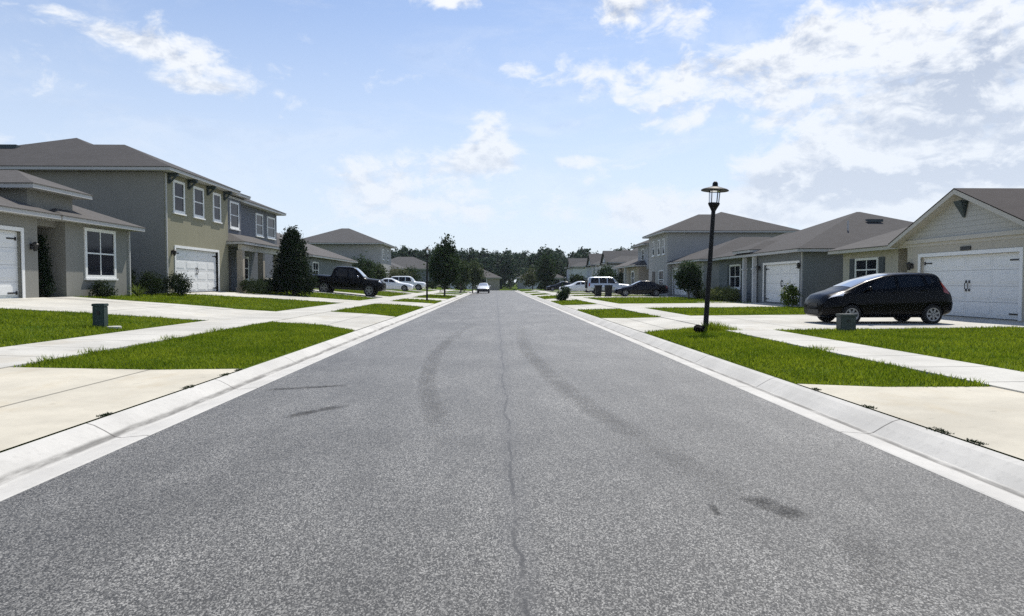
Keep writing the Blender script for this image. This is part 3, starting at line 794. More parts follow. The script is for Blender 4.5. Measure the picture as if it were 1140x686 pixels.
def cone(cx, cy, z0, z1, r, rough=.15):
    def f():
        while True:
            t = rng.uniform()**1.1; a = rng.uniform(0, 6.283); q = rng.uniform(.2, 1)**.5
            bulge = (1-t)**.62*(.78+.22*min(1, t*6)); rr = r*bulge*q*(1+rough*math.sin(a*3+t*9))
            return np.array([cx+math.cos(a)*rr, cy+math.sin(a)*rr, z0+(z1-z0)*t])
    return f
def trunk(root, x, y, z0, h, r, limbs=4, spread=1.0):
    mb = MB(); top = (x+random.uniform(-.1,.1), y, z0+h)
    mb.tube([(x,y,z0-.1),(x+.02,y,z0+.15),(x,y,z0+h*.5),top], [r*1.35, r, r*.8, r*.35], 8)
    for k in range(limbs):
        a = 6.283*k/limbs+random.random(); zz = z0+h*random.uniform(.35,.8); L = spread*random.uniform(.6,1.1)
        mb.tube([(x,y,zz),(x+math.cos(a)*L*.5,y+math.sin(a)*L*.5,zz+L*.45),(x+math.cos(a)*L,y+math.sin(a)*L,zz+L*1.1)], [r*.5, r*.32, r*.12], 6)
    return mb.build('trunk', 'bark', root, True)
def plant(name, loc, label, cat, group, P, size, m, trk=None, asp=.55, part='crown'):
    t = thing(name, loc, label, cat, group)
    if trk: trunk(t, loc[0], loc[1], loc[2], *trk)
    V, F, A = leaf_cloud(P, size, asp); raw_mesh(part, V, F, m, t, A, loc)
    return t
def at(px, Y, x=None): return ((px-552)*Y/760.0, Y)

TREES = 'trees along the street'
x, y = at(328, 44); z = gz(x)
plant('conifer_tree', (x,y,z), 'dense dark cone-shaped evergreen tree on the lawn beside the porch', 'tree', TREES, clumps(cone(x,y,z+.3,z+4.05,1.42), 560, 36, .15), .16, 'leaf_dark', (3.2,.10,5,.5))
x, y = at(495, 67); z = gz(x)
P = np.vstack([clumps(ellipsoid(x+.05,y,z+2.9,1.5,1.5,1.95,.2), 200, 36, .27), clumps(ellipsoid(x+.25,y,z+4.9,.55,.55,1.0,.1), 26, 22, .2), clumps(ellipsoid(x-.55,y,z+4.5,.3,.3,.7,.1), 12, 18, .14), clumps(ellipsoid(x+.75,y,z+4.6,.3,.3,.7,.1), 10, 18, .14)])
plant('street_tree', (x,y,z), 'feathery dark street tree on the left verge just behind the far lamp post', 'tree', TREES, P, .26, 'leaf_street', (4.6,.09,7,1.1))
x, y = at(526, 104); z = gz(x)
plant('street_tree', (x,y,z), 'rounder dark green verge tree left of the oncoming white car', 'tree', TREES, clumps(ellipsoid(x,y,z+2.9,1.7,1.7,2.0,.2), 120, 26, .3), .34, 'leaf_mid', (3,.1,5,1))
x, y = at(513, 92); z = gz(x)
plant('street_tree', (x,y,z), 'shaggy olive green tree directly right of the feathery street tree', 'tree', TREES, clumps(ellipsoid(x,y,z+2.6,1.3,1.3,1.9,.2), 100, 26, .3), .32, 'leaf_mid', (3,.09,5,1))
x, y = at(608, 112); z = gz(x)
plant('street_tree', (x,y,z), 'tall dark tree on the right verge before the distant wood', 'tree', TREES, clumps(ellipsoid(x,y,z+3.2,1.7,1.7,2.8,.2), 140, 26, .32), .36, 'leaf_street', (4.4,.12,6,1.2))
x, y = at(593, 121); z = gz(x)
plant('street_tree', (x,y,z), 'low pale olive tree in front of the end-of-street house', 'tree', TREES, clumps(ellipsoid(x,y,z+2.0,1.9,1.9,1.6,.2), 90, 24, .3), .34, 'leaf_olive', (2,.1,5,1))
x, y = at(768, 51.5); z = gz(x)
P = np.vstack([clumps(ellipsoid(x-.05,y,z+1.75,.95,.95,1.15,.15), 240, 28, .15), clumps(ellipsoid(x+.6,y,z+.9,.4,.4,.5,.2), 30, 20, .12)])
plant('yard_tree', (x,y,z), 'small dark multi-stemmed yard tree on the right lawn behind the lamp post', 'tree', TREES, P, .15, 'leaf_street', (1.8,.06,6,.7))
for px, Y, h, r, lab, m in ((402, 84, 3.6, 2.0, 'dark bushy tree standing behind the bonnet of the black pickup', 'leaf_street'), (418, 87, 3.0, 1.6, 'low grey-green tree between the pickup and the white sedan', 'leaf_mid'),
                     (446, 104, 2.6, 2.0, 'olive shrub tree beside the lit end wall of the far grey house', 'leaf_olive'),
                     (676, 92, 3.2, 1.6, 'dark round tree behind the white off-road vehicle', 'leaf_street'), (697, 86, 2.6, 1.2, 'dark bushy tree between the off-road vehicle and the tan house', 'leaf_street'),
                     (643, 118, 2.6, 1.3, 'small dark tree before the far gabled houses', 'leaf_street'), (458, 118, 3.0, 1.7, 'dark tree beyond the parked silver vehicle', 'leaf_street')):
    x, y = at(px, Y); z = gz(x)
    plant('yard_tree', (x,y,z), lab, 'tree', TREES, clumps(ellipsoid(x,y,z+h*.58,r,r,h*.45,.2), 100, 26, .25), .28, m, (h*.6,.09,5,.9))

SH = 'shrubs and hedges by the houses'
def bush(px, Y, rx, rz, lab, m='leaf_hedge', name='shrub', ry=None, size=.09, n=70, k=26, x=None, group=SH):
    xx, yy = at(px, Y) if x is None else (x, Y); z = gz(xx); ry = ry or rx
    P = clumps(ellipsoid(xx, yy, z+rz*.85, rx, ry, rz*.8, .3), n, k, .09*max(1, rx))
    P = P[P[:, 2] > z+.01]
    t = plant(name, (xx,yy,z), lab, 'shrub', group, P, size, m, part='foliage'); return t
bush(192, 33.0, .55, .62, 'dark clipped hedge bush at the garage corner of the khaki house', x=-15.2, ry=.8, n=110)
bush(175, 31.9, .5, .6, 'dark hedge bush in the middle of the row before the shaded side wall', x=-15.9, ry=.7, n=110)
bush(160, 31.6, .6, .75, 'taller ragged dark bush between the two left houses', x=-17.0, ry=.8, n=120)
bush(122, 27.4, .35, .35, 'low dark shrub under the white four-pane window', x=-15.55, n=50)
xx, yy, z = -15.5, 29.9, gz(-15.5)
t = thing('spiky_plant', (xx,yy,z), 'small yellow-green spiky plant at the right corner of the grey house', 'plant', SH)
V = []; F = []; A = []
for k in range(46):
    a = rng.uniform(0, 6.283); L = rng.uniform(.45,.75); e = rng.uniform(.5, 1.3); dd = np.array([math.cos(a)*math.cos(e), math.sin(a)*math.cos(e), math.sin(e)]); u = np.array([-math.sin(a), math.cos(a), 0])*.03
    p0 = np.array([xx,yy,z]); p1 = p0+dd*L*.6; p2 = p0+dd*L+np.array([0,0,-.08]); o = len(V)
    V += [p0-u*.6, p0+u*.6, p1+u, p1-u, p2+u*.1, p2-u*.1]; F += [(o,o+1,o+2,o+3),(o+3,o+2,o+4,o+5)]; A += [rng.uniform()]*6
raw_mesh('leaves', np.array(V), np.array(F), 'leaf_bright', t, np.array(A), (xx,yy,z))
# columnar shrub in the recess of house A
x, y = -16.45, 25.15; z = gz(-16)
plant('columnar_shrub', (x,y,z), 'tall narrow dark evergreen in the shaded entry of the grey house', 'shrub', SH, clumps(cone(x,y,z+.05,z+2.15,.36), 150, 24, .08), .09, 'leaf_dark', (1.2,.03,3,.2))
for i, (px, Y, lab, m) in enumerate(((254,41.0,'dark shrub at the left end of the porch bed','leaf_hedge'),(266,42.6,'dark green shrub in front of the first porch column','leaf_hedge'),(281,44.2,'rounded dark shrub under the porch rail','leaf_hedge'),(296,46,'yellow-green flowering shrub at the right end of the porch bed','leaf_olive'))):
    bush(px, Y, .75, .55, lab, m, ry=.8, n=90, x=-14.45)
bush(0, 44.4, .5, .55, 'yellowish clipped hedge plant under the shuttered window, middle of three', 'leaf_lime', x=15.3, ry=1.4, n=190)
bush(0, 46.8, .5, .55, 'yellowish clipped hedge plant nearest the small dark tree', 'leaf_lime', x=15.3, ry=1.5, n=190)
bush(0, 49.0, .5, .5, 'low green hedge plant at the far corner of the slate grey house', 'leaf_hedge', x=15.4, ry=1.0, n=90)
t = bush(0, 34.9, .42, .68, 'leafy yellow-green shrub with pale flowers beside the second garage door', 'leaf_bright', x=15.2, n=70, size=.12)
V, F, A = leaf_cloud(clumps(ellipsoid(15.2,34.9,gz(15.2)+.8,.42,.42,.5,.7), 10, 6, .05), .1); raw_mesh('flowers', V, F, 'yellow_petal', t, A, tuple(t.location))
bush(0, 52.2, .45, .4, 'small shrub with pale flowers at the foot of the small dark tree', 'leaf_olive', x=15.6, n=60)
zb = gz(5.05); P = np.vstack([clumps(ellipsoid(5.0,50.5,zb+.42,.36,.4,.40,.2), 70, 26, .09), clumps(ellipsoid(5.2,50.6,zb+.72,.26,.3,.34,.2), 40, 22, .09), clumps(ellipsoid(4.72,50.3,zb+.25,.25,.3,.22,.2), 30, 20, .08), clumps(ellipsoid(4.95,50.5,zb+1.0,.13,.15,.22,.1), 12, 14, .06)])
plant('shrub', (5.05,50.5,zb), 'dark ragged waist-high bush on the right verge by the kerb', 'shrub', SH, P[P[:,2] > zb], .11, 'leaf_street', None, .5, 'foliage')
bush(0, 74.5, .8, .6, 'dark shrub beside the driveway of the white sedan', x=-15.2, n=70)
bush(0, 97.5, 1.2, .8, 'dark shrubs under the far grey house end wall', x=-14.8, n=70)
for Y, X, lab in ((87,12.0,'dark bush row beside the far right driveway'),(110,8.6,'dark bush near the last right lawn'),(118,8.2,'ragged bush by the cross street corner on the right'),(116,-6.0,'ragged bush by the cross street corner on the left'),(110,-10.5,'wide bush on the last left lawn')):
    bush(0, Y, 1.1, .8, lab, x=X, n=60, size=.2)

# the distant wood as one mass
def far_wood():
    Ps = []; mb = MB()
    for k in range(520):
        Y = random.uniform(172, 290); a = random.uniform(-.62, .62); X = math.tan(a)*Y + random.uniform(-6, 6)
        h = random.uniform(8.3, 10.4)*(1+.0036*(Y-172)); z0 = gz(X); r = random.uniform(2.0, 3.6)
        zb = z0+h*random.uniform(.12, .35)
        c = np.array([ellipsoid(X, Y, (zb+z0+h)/2, r, r, (z0+h-zb)/2, .2)() for _ in range(34)])
        Ps.append(np.repeat(c, 20, 0)+rng.normal(size=(len(c)*20, 3))*.42)
        mb.tube([(X,Y,z0-.3),(X,Y,z0+h*.85)], [.2,.08], 5)
    for k in range(900):
        Y = random.uniform(166, 200); X = math.tan(random.uniform(-.62, .62))*Y; c = np.array([X, Y, gz(X)+random.uniform(.2, 6.0)])
        Ps.append(c+rng.normal(size=(22, 3))*.9)
    V, F, A = leaf_cloud(np.vstack(Ps), .72, .75)
    o = raw_mesh('far_wood', V, F, 'leaf_wood', None, A); tag(o, 'dark line of pine wood closing the end of the street', 'woods', None, 'stuff')
    mb.build('trunks', 'bark', o)
far_wood()

# ------------------------------------------------------------------ lawns
FOOT = [(-31,-15.9,17.5,30.4),(-30,-16,33.5,53.6),(-18,-15.1,41,48.9),(16.2,30,19.5,32.6),(16,29,35,50),(16,29,53.5,71.5),(-31,-16.4,60,73)]
def in_quads(P):
    bad = np.zeros(len(P), bool)
    for q in CONC:
        q = np.array(q); s0 = None; ins = np.ones(len(P), bool); sg = []
        for i in range(len(q)):
            a = q[i]; b = q[(i+1) % len(q)]; sg.append((b[0]-a[0])*(P[:,1]-a[1])-(b[1]-a[1])*(P[:,0]-a[0]))
        sg = np.array(sg); ins = (sg >= .0).all(0) | (sg <= 0).all(0); bad |= ins
    for x0, x1, y0, y1 in FOOT: bad |= (P[:,0] > x0) & (P[:,0] < x1) & (P[:,1] > y0) & (P[:,1] < y1)
    return bad
def grass():
    V = []; A = []
    for (x0,x1,y0,y1,dens,hh,ww) in ((-7.15,-4.06,9.5,30,1400,.062,.011),(4.1,6.05,7.5,27,1600,.068,.011),(-16,-9,9,22,750,.07,.013),(7.3,16,8,20,750,.07,.013),
                                  (-16,-4.06,22,45,260,.07,.022),(4.1,16,20,45,260,.07,.022),(-16,-4.06,45,80,70,.08,.04),(4.1,16,45,80,70,.08,.04)):
        n = int((x1-x0)*(y1-y0)*dens); P = np.column_stack([rng.uniform(x0,x1,n), rng.uniform(y0,y1,n)])
        P = P[~in_quads(P)]
        nz = np.sin(P[:,0]*2.1+np.sin(P[:,1]*1.3)*1.7)*np.sin(P[:,1]*1.7+P[:,0]*.6)
        nz2 = np.sin(P[:,0]*5.3+1.1)*np.sin(P[:,1]*4.7+np.sin(P[:,0]*3))
        keep = rng.uniform(size=len(P)) < .78+.2*nz+.12*nz2
        P = P[keep]; nz = nz[keep]; n = len(P)
        z = np.interp(P[:,0], GX, GZ); h = hh*rng.uniform(.45, 1.35, n)*(1+.22*nz); w = ww*rng.uniform(.6, 1.4, n)
        a = rng.uniform(0, 6.283, n); ln = rng.uniform(.1, .9, n)*h; la = rng.uniform(0, 6.283, n)
        base = np.column_stack([P, z-.005]); u = np.column_stack([np.cos(a)*w, np.sin(a)*w, np.zeros(n)])
        tip = base + np.column_stack([np.cos(la)*ln, np.sin(la)*ln, h])
        V.append(np.stack([base-u, base+u, tip], 1).reshape(-1, 3)); A.append(np.repeat(rng.uniform(0,1,n), 3))
    # taller ragged tufts along verge edges, and the hump at the lamp foot
    for cx, cy, r, n, h in ((5.85,18.35,.35,700,.26),(6.1,17.9,.3,400,.18),(5.2,18.2,.25,200,.14),(6.0,12.5,.25,120,.14),(-7.0,12.2,.3,150,.16),(-7.05,15,.3,150,.15),(-7.05,17.5,.3,150,.15),(-6.9,10.8,.3,150,.16)):
        P = np.column_stack([rng.normal(cx, r*.6, n), rng.normal(cy, r*.6, n)]); z = np.interp(P[:,0], GX, GZ); d = np.hypot(P[:,0]-cx, P[:,1]-cy)
        hh = h*rng.uniform(.5,1.2,n)*np.exp(-(d/r)**2*.5); a = rng.uniform(0,6.283,n); w = .011; la = rng.uniform(0,6.283,n)
        base = np.column_stack([P, z]); u = np.column_stack([np.cos(a)*w, np.sin(a)*w, np.zeros(n)]); tip = base+np.column_stack([np.cos(la)*hh*.5, np.sin(la)*hh*.5, hh])
        V.append(np.stack([base-u, base+u, tip], 1).reshape(-1, 3)); A.append(np.repeat(rng.uniform(0,1,n), 3))
    V = np.vstack(V); F = np.arange(len(V)).reshape(-1, 3)
    o = raw_mesh('grass', V, F, 'grass_blade', None, np.concatenate(A)); tag(o, 'green mown grass of the verges and front lawns', 'grass', None, 'stuff')
grass()
WG = 'weeds in the kerb joints'
for i, (X, Y, r, lab) in enumerate(((-4.04,7.1,.10,'weed tuft in the left kerb joint nearest the camera'),(-4.03,9.0,.14,'wide weed tuft in the left kerb joint before the apron end'),(-4.03,10.2,.12,'weed tuft in the left kerb joint close to the grass verge'),(-4.03,10.75,.09,'small weed tuft touching the corner of the left verge'),
             (4.1,8.6,.08,'small weed tuft in the right kerb joint near the verge corner'),(4.1,7.35,.11,'weed tuft half-way along the right kerb joint'),(4.1,6.15,.13,'leafy weed tuft in the right kerb joint near the frame edge'),(4.1,5.7,.10,'weed clump in the right kerb joint closest to the camera'))):
    n = 170; P = np.column_stack([rng.normal(X, r*.14, n), np.clip(rng.normal(Y, r*.6, n), Y-r, Y+r)]); z = .128; h = rng.uniform(.008, .03, n); a = rng.uniform(0,6.283,n); w = .009; la = rng.uniform(0,6.283,n)
    base = np.column_stack([P, np.full(n, z)]); u = np.column_stack([np.cos(a)*w, np.sin(a)*w, np.zeros(n)]); tip = base+np.column_stack([np.cos(la)*h, np.sin(la)*h, h])
    o = raw_mesh('weed_tuft', np.stack([base-u, base+u, tip], 1).reshape(-1, 3), np.arange(3*n).reshape(-1, 3), 'leaf_hedge', None, np.repeat(rng.uniform(0,1,n), 3), (X, Y, z)); tag(o, lab, 'weed', WG)

# ------------------------------------------------------------------ street furniture
def lamp_post(x, y, lab, tilt=0, h=4.0):
    z = gz(x); o = thing('lamp_post', (x,y,z), lab, 'street lamp', 'street lamps')
    p = MB(); p.lathe([(.105,-.1),(.105,.06),(.095,.10),(.070,.14),(.068,.5),(.055,h-.78)], (x,y,z), 16); p.build('pole', 'lamp_black', o, True)
    p = MB(); p.lathe([(.056,h-.80),(.066,h-.78),(.085,h-.74),(.14,h-.64),(.155,h-.60),(.15,h-.58)], (x,y,z), 20); lan = p.build('lantern', 'lamp_black', o, True)
    c = MB()
    for k in range(4):
        a = math.pi/4+k*math.pi/2; c.tube([(x+.135*math.cos(a),y+.135*math.sin(a),z+h-.60),(x+.155*math.cos(a),y+.155*math.sin(a),z+h-.25)], .012, 6)
    c.build('cage', 'lamp_black', lan)
    g = MB(); g.lathe([(.118,h-.58),(.135,h-.27)], (x,y,z), 20); g.build('lamp_glass', 'lamp_glass', lan, True)
    r = MB(); r.lathe([(.36,h-.255),(.365,h-.24),(.33,h-.215),(.12,h-.15),(.075,h-.13),(.07,h-.05),(.05,h-.02),(.02,h)], (x,y,z), 28); r.build('lamp_cap', 'lamp_black', lan, True)
    o.rotation_euler = (0, R(tilt), 0); return o
lamp_post(5.68, 18.35, 'black lamp post with disc-topped lantern leaning on the right verge', 3.3, 4.03)
lamp_post(-5.1, 50.7, 'far black lamp post on the left verge before the feathery tree', 0.5, 4.0)
# dark clod at the lamp foot
t = MB(); x, y = 5.32, 17.7
bm = bmesh.new(); bmesh.ops.create_icosphere(bm, subdivisions=3, radius=.13)
for v in bm.verts: v.co *= 1+.3*math.sin(v.co.x*31+v.co.y*17)*math.cos(v.co.z*23+v.co.y*29); v.co.z *= .85
t.add([(v.co.x+x, v.co.y+y, v.co.z+gz(x)+.10) for v in bm.verts], [tuple(q.index for q in f.verts) for f in bm.faces]); bm.free()
o = t.build('rock', 'dark_cavity', None, True, (x,y,gz(x))); tag(o, 'dark lump of stone in the grass at the foot of the near lamp post', 'rock')
def util_box(x, y, w, d, h, m, lab, rot):
    z = gz(x); o = thing('utility_box', (x,y,z), lab, 'utility box')
    def rb(x0,x1,y0,y1,z0,z1,bev=.012):
        bm = bmesh.new(); bmesh.ops.create_cube(bm, size=1, matrix=Matrix.Translation((x+(x0+x1)/2, y+(y0+y1)/2, z+(z0+z1)/2)) @ Matrix.Diagonal((x1-x0, y1-y0, z1-z0, 1)))
        bmesh.ops.bevel(bm, geom=bm.edges[:], offset=bev, segments=2, affect='EDGES')
        mb = MB(); mb.add([v.co for v in bm.verts], [tuple(q.index for q in f.verts) for f in bm.faces]); bm.free(); return mb
    rb(-w/2,w/2,-d/2,d/2,-.05,h-.07).build('cabinet', m, o, True)
    rb(-w/2-.015,w/2+.015,-d/2-.015,d/2+.015,h-.07,h).build('lid', m, o, True)
    k = MB(); k.box(x-.03,x+.03,y-d/2-.02,y-d/2,z+h*.55,z+h*.7); k.build('latch', 'black_iron', o)
    o.rotation_euler = (0,0,R(rot)); return o
util_box(-9.95, 17.4, .27, .25, .60, 'box_green', 'dark green utility pedestal standing on the left lawn', 8)
util_box(9.15, 17.6, .38, .33, .45, 'box_grey', 'squat grey-green utility box on the right lawn before the black hatchback', -6)
o = MB().lathe([(.16,0),(.16,.05),(.14,.06)], (-9.55,17.3,gz(-9.55)+.02), 18).build('valve_cover', 'walk_concrete', None, False, (-9.55,17.3,gz(-9.55))); tag(o, 'pale round valve cover in the grass beside the green pedestal', 'valve cover')
def bin_(x, y, lab):
    z = gz(x); o = thing('wheelie_bin', (x,y,z), lab, 'bin', 'bins on the right verge')
    b = MB(); b.add([(x-.24,y-.27,z+.05),(x+.24,y-.27,z+.05),(x+.24,y+.27,z+.05),(x-.24,y+.27,z+.05),(x-.3,y-.34,z+1),(x+.3,y-.34,z+1),(x+.3,y+.34,z+1),(x-.3,y+.34,z+1)], [(0,3,2,1),(4,5,6,7),(0,1,5,4),(1,2,6,5),(2,3,7,6),(3,0,4,7)]); b.build('bin_body', 'bin_dark', o)
    b = MB(); b.box(x-.32,x+.32,y-.37,y+.37,z+1.0,z+1.06); b.box(x-.25,x+.25,y+.37,y+.42,z+.98,z+1.02); b.build('lid', 'bin_dark', o)
    for q in (-.25,.25):
        b = MB(); b.lathe([(.12,-.03),(.12,.03)], (x+q,y+.25,z+.12), 12, 'x'); b.build('wheel', 'rubber', o)
bin_(9.25, 61.5, 'dark wheelie bin left of its twin in front of the white off-road vehicle')
bin_(10.1, 61.0, 'dark wheelie bin right of its twin, next to the dark sedan')

# ------------------------------------------------------------------ vehicles
def smooth1(a, k):
    if k < 1: return a
    ker = np.exp(-np.linspace(-2, 2, 2*k+1)**2/2); ker /= ker.sum()
    p = np.pad(a, k, mode='edge'); return np.convolve(p, ker, 'valid')
class Loft:
    """car skin from stations (x, z_low, z_belt, z_top, w_low, w_mid, w_belt, w_top)"""
    def __init__(s, st, N=110, K=34, sm=2):
        st = np.array(st, float); s.xs = np.unique(np.concatenate([np.linspace(st[0,0], st[-1,0], N), ])); s.L = st[-1,0]
        cols = [smooth1(np.interp(s.xs, st[:,0], st[:,i]), sm) for i in range(1, 8)]
        s.cols = cols; s.K = K
        cs = np.linspace(0, 1, K)
        kn = [0,.08,.16,.34,.52,.82,.90,1]
        s.cs = cs; rows = []
        for i in range(len(s.xs)):
            zl, zb, zt, wl, wm, wb, wt = [c[i] for c in cols]
            W = [0, wl-.07, wl, wm, wb, wt, wt-.13, 0]; Z = [zl, zl, zl+.08, zl+(zb-zl)*.55, zb, zt-.05, zt, zt+.025]
            w = np.interp(cs, kn, W); z = np.interp(cs, kn, Z)
            w2 = smooth1(w, 1); z2 = smooth1(z, 1); w2[0] = 0; w2[-1] = 0
            rows.append(np.column_stack([w2, z2]))
        s.rows = np.array(rows)
    def P(s, x, c, side=1):
        i = np.interp(x, s.xs, np.arange(len(s.xs))); i0 = min(int(i), len(s.xs)-2); t = i-i0
        r = s.rows[i0]*(1-t)+s.rows[i0+1]*t
        return np.array([x, side*np.interp(c, s.cs, r[:,0]), np.interp(c, s.cs, r[:,1])])
    def body(s):
        n = len(s.xs); K = s.K; V = []; F = []
        ring = 2*K-2
        for i in range(n):
            r = s.rows[i]
            for k in range(K): V.append((s.xs[i], r[k,0], r[k,1]))
            for k in range(K-2, 0, -1): V.append((s.xs[i], -r[k,0], r[k,1]))
        for i in range(n-1):
            for k in range(ring): F.append((i*ring+k, i*ring+(k+1)%ring, (i+1)*ring+(k+1)%ring, (i+1)*ring+k))
        F.append(tuple(range(ring-1,-1,-1))); F.append(tuple((n-1)*ring+k for k in range(ring)))
        mb = MB(); mb.add(V, F); return mb
    def patch(s, mb, pts_fn, nu, nv, off):
        G = [[pts_fn(u/nu, v/nv) for v in range(nv+1)] for u in range(nu+1)]
        G = np.array(G); du = np.gradient(G, axis=0); dv = np.gradient(G, axis=1); nn = np.cross(du, dv); nn /= np.linalg.norm(nn, axis=2)[:,:,None]+1e-9
        cen = np.array([s.L/2, 0, .7]); flip = np.sign(((G-cen)*nn).sum(2)); nn *= np.where(flip == 0, 1, flip)[:,:,None]
        H = G+nn*off; V = [tuple(p) for row in H for p in row]
        F = [(i*(nv+1)+j, (i+1)*(nv+1)+j, (i+1)*(nv+1)+j+1, i*(nv+1)+j+1) for i in range(nu) for j in range(nv)]
        mb.add(V, F)
    def side(s, mb, quad, side, off=.006, nu=10, nv=4):
        """quad: [(x,c)]*4 corner params a,b (bottom) c,d (top)"""
        a, b, c, d = quad
        def f(u, v):
            x = (a[0]*(1-u)+b[0]*u)*(1-v)+(d[0]*(1-u)+c[0]*u)*v; cc = (a[1]*(1-u)+b[1]*u)*(1-v)+(d[1]*(1-u)+c[1]*u)*v
            return s.P(x, cc, side)
        s.patch(mb, f, nu, nv, off)
    def across(s, mb, x0, x1, c0=.84, off=.006, nu=10, nv=14, c1=None):
        c1 = c1 or c0
        def f(u, v):
            x = x0+(x1-x0)*u; t = abs(2*v-1); cc = 1-(1-(c0*(1-u)+c1*u))*t
            return s.P(x, cc, 1 if v >= .5 else -1)
        s.patch(mb, f, nu, nv, off)
def cut_arches(ob, wheels, r, w):
    bm = bmesh.new()
    for x in wheels:
        for sd_ in (-1, 1):
            bmesh.ops.create_cone(bm, cap_ends=True, segments=32, radius1=r, radius2=r, depth=.5, matrix=Matrix.Translation((x, sd_*(w+.02), r*.86)) @ Matrix.Rotation(R(90), 4, 'X'))
    me = bpy.data.meshes.new('cut'); bm.to_mesh(me); bm.free(); me.materials.append(MATS['dark_cavity'])
    c = bpy.data.objects.new('cut', me); COL.objects.link(c)
    ob.data.materials.append(MATS['dark_cavity'])
    for p in me.polygons: p.material_index = 0
    md = ob.modifiers.new('b', 'BOOLEAN'); md.object = c; md.operation = 'DIFFERENCE'; md.solver = 'EXACT'
    try: md.material_mode = 'TRANSFER'
    except Exception: pass
    dg = bpy.context.evaluated_depsgraph_get(); ev = ob.evaluated_get(dg); nm = bpy.data.meshes.new_from_object(ev)
    ob.modifiers.clear(); old = ob.data; ob.data = nm; nm.name = old.name; bpy.data.meshes.remove(old); bpy.data.objects.remove(c); bpy.data.meshes.remove(me)
def wheel(root, x, y, r, w, side, spokes=5):
    t = MB(); prof = [(r*.62,-w/2),(r*.9,-w/2),(r,-w*.32),(r,w*.32),(r*.9,w/2),(r*.62,w/2)]
    t.lathe(prof, (x, y, r), 28, 'y'); wh = t.build('wheel', 'rubber', root, True)
    rm = MB(); yo = side*(w/2)
    rm.lathe([(r*.66, yo-side*.02),(r*.66, yo+side*.004),(r*.58, yo+side*.006)] if True else [], (x,y,r), 24, 'y')
    q = MB(); q.lathe([(r*.6, yo-side*.03),(r*.6, yo-side*.02)], (x,y,r), 20, 'y')
    ring = MB(); n = 28
    V = []; Fc = []
    for k in range(n):
        a = 6.2832*k/n
        for rr, yy in ((r*.68, yo),(r*.66, yo+side*.012),(r*.57, yo+side*.008),(r*.55, yo-side*.02)): V.append((x+rr*math.cos(a), y+yy, r+rr*math.sin(a)))
    for k in range(n):
        for j in range(3): Fc.append((k*4+j, ((k+1)%n)*4+j, ((k+1)%n)*4+j+1, k*4+j+1))
    ring.add(V, Fc)
    for k in range(spokes):
        a = 6.2832*k/spokes+.3; ca, sa = math.cos(a), math.sin(a); hw0, hw1 = r*.12, r*.085; p = []
        for rr, hw in ((r*.06, hw0), (r*.58, hw1)):
            for sgn in (-1, 1):
                for yy in (yo-side*.02, yo+side*.008): p.append((x+rr*ca-sgn*hw*sa, y+yy, r+rr*sa+sgn*hw*ca))
        ring.add(p, [(0,1,3,2),(4,6,7,5),(0,4,5,1),(2,3,7,6),(1,5,7,3),(0,2,6,4)])
    ring.lathe([(r*.14, yo-side*.02),(r*.14, yo+side*.014)], (x,y,r), 14, 'y')
    ring.build('rim', 'alloy', wh)
    q.build('brake_disc', 'dark_cavity', wh)
def car(name, st, wheels, r, tw, paint, lab, cat, spec, group='parked vehicles'):
    """built at the origin with its nose at x=0 looking to -x"""
    root = thing(name, (0,0,0), lab, cat, group); lf = Loft(st)
    wmax = max(q[5] for q in st)
    bo = lf.body().build('body', paint, root, True); cut_arches(bo, wheels, r*1.16, wmax-.2)
    for f in ('set_sharp_from_angle',):
        try: bo.data.set_sharp_from_angle(angle=R(38))
        except Exception: pass
    for x in wheels:
        for sd_ in (-1, 1): wheel(root, x, sd_*(wmax-tw/2-.025), r, tw, sd_, spec.get('spokes', 5))
    for quad in spec['side']:
        for sd_ in (-1, 1):
            g = MB(); lf.side(g, quad, sd_); g.build('side_window', 'car_glass', root, True)
    g = MB(); lf.across(g, *spec['front']); g.build('windscreen', 'windscreen_sky_glare', root, True)
    if 'rear' in spec: g = MB(); lf.across(g, *spec['rear']); g.build('rear_window', 'car_glass', root, True)
    for quad in spec.get('head', []):
        for sd_ in (-1, 1): g = MB(); lf.side(g, quad, sd_, .012, 6, 4); g.build('headlight', 'headlamp', root, True)
    for quad in spec.get('tail', []):
        for sd_ in (-1, 1): g = MB(); lf.side(g, quad, sd_, .012, 5, 5); g.build('taillight', 'taillamp', root, True)
    for quad in spec.get('sill', []):
        for sd_ in (-1, 1): g = MB(); lf.side(g, quad, sd_, .008, 8, 2); g.build('sill', 'plastic_black', root, True)
    for (x, c) in spec.get('handles', []):
        for sd_ in (-1, 1):
            p = lf.P(x, c, sd_); g = MB(); g.box(p[0]-.09, p[0]+.09, p[1]-.01, p[1]+sd_*.03, p[2]-.014, p[2]+.014); g.build('door_handle', paint, root)
    x, c = spec['mirror']
    for sd_ in (-1, 1):
        p = lf.P(x, c, sd_); bm = bmesh.new(); bmesh.ops.create_uvsphere(bm, u_segments=12, v_segments=8, radius=1, matrix=Matrix.Translation((p[0], p[1]+sd_*.13, p[2]+.05)) @ Matrix.Diagonal((.07,.115,.075,1)))
        g = MB(); g.add([v.co for v in bm.verts], [tuple(q.index for q in f.verts) for f in bm.faces]); bm.free(); g.tube([p, (p[0], p[1]+sd_*.1, p[2]+.03)], .025, 6); g.build('wing_mirror', spec.get('mirror_mat', paint), root, True)
    # grille + lower intake + plate
    g = MB()
    def gr(u, v, z0, z1, w): return None
    x0 = st[0][0]; zl = st[0][1]; zt = st[0][3]
    g.box(x0-.012, x0+.05, -st[0][4]*.62, st[0][4]*.62, zl+.03, zl+(zt-zl)*.38); g.box(x0-.014, x0+.03, -st[0][4]*.5, st[0][4]*.5, zl+(zt-zl)*.62, zl+(zt-zl)*.85); g.build('grille', 'plastic_black', root)
    return root
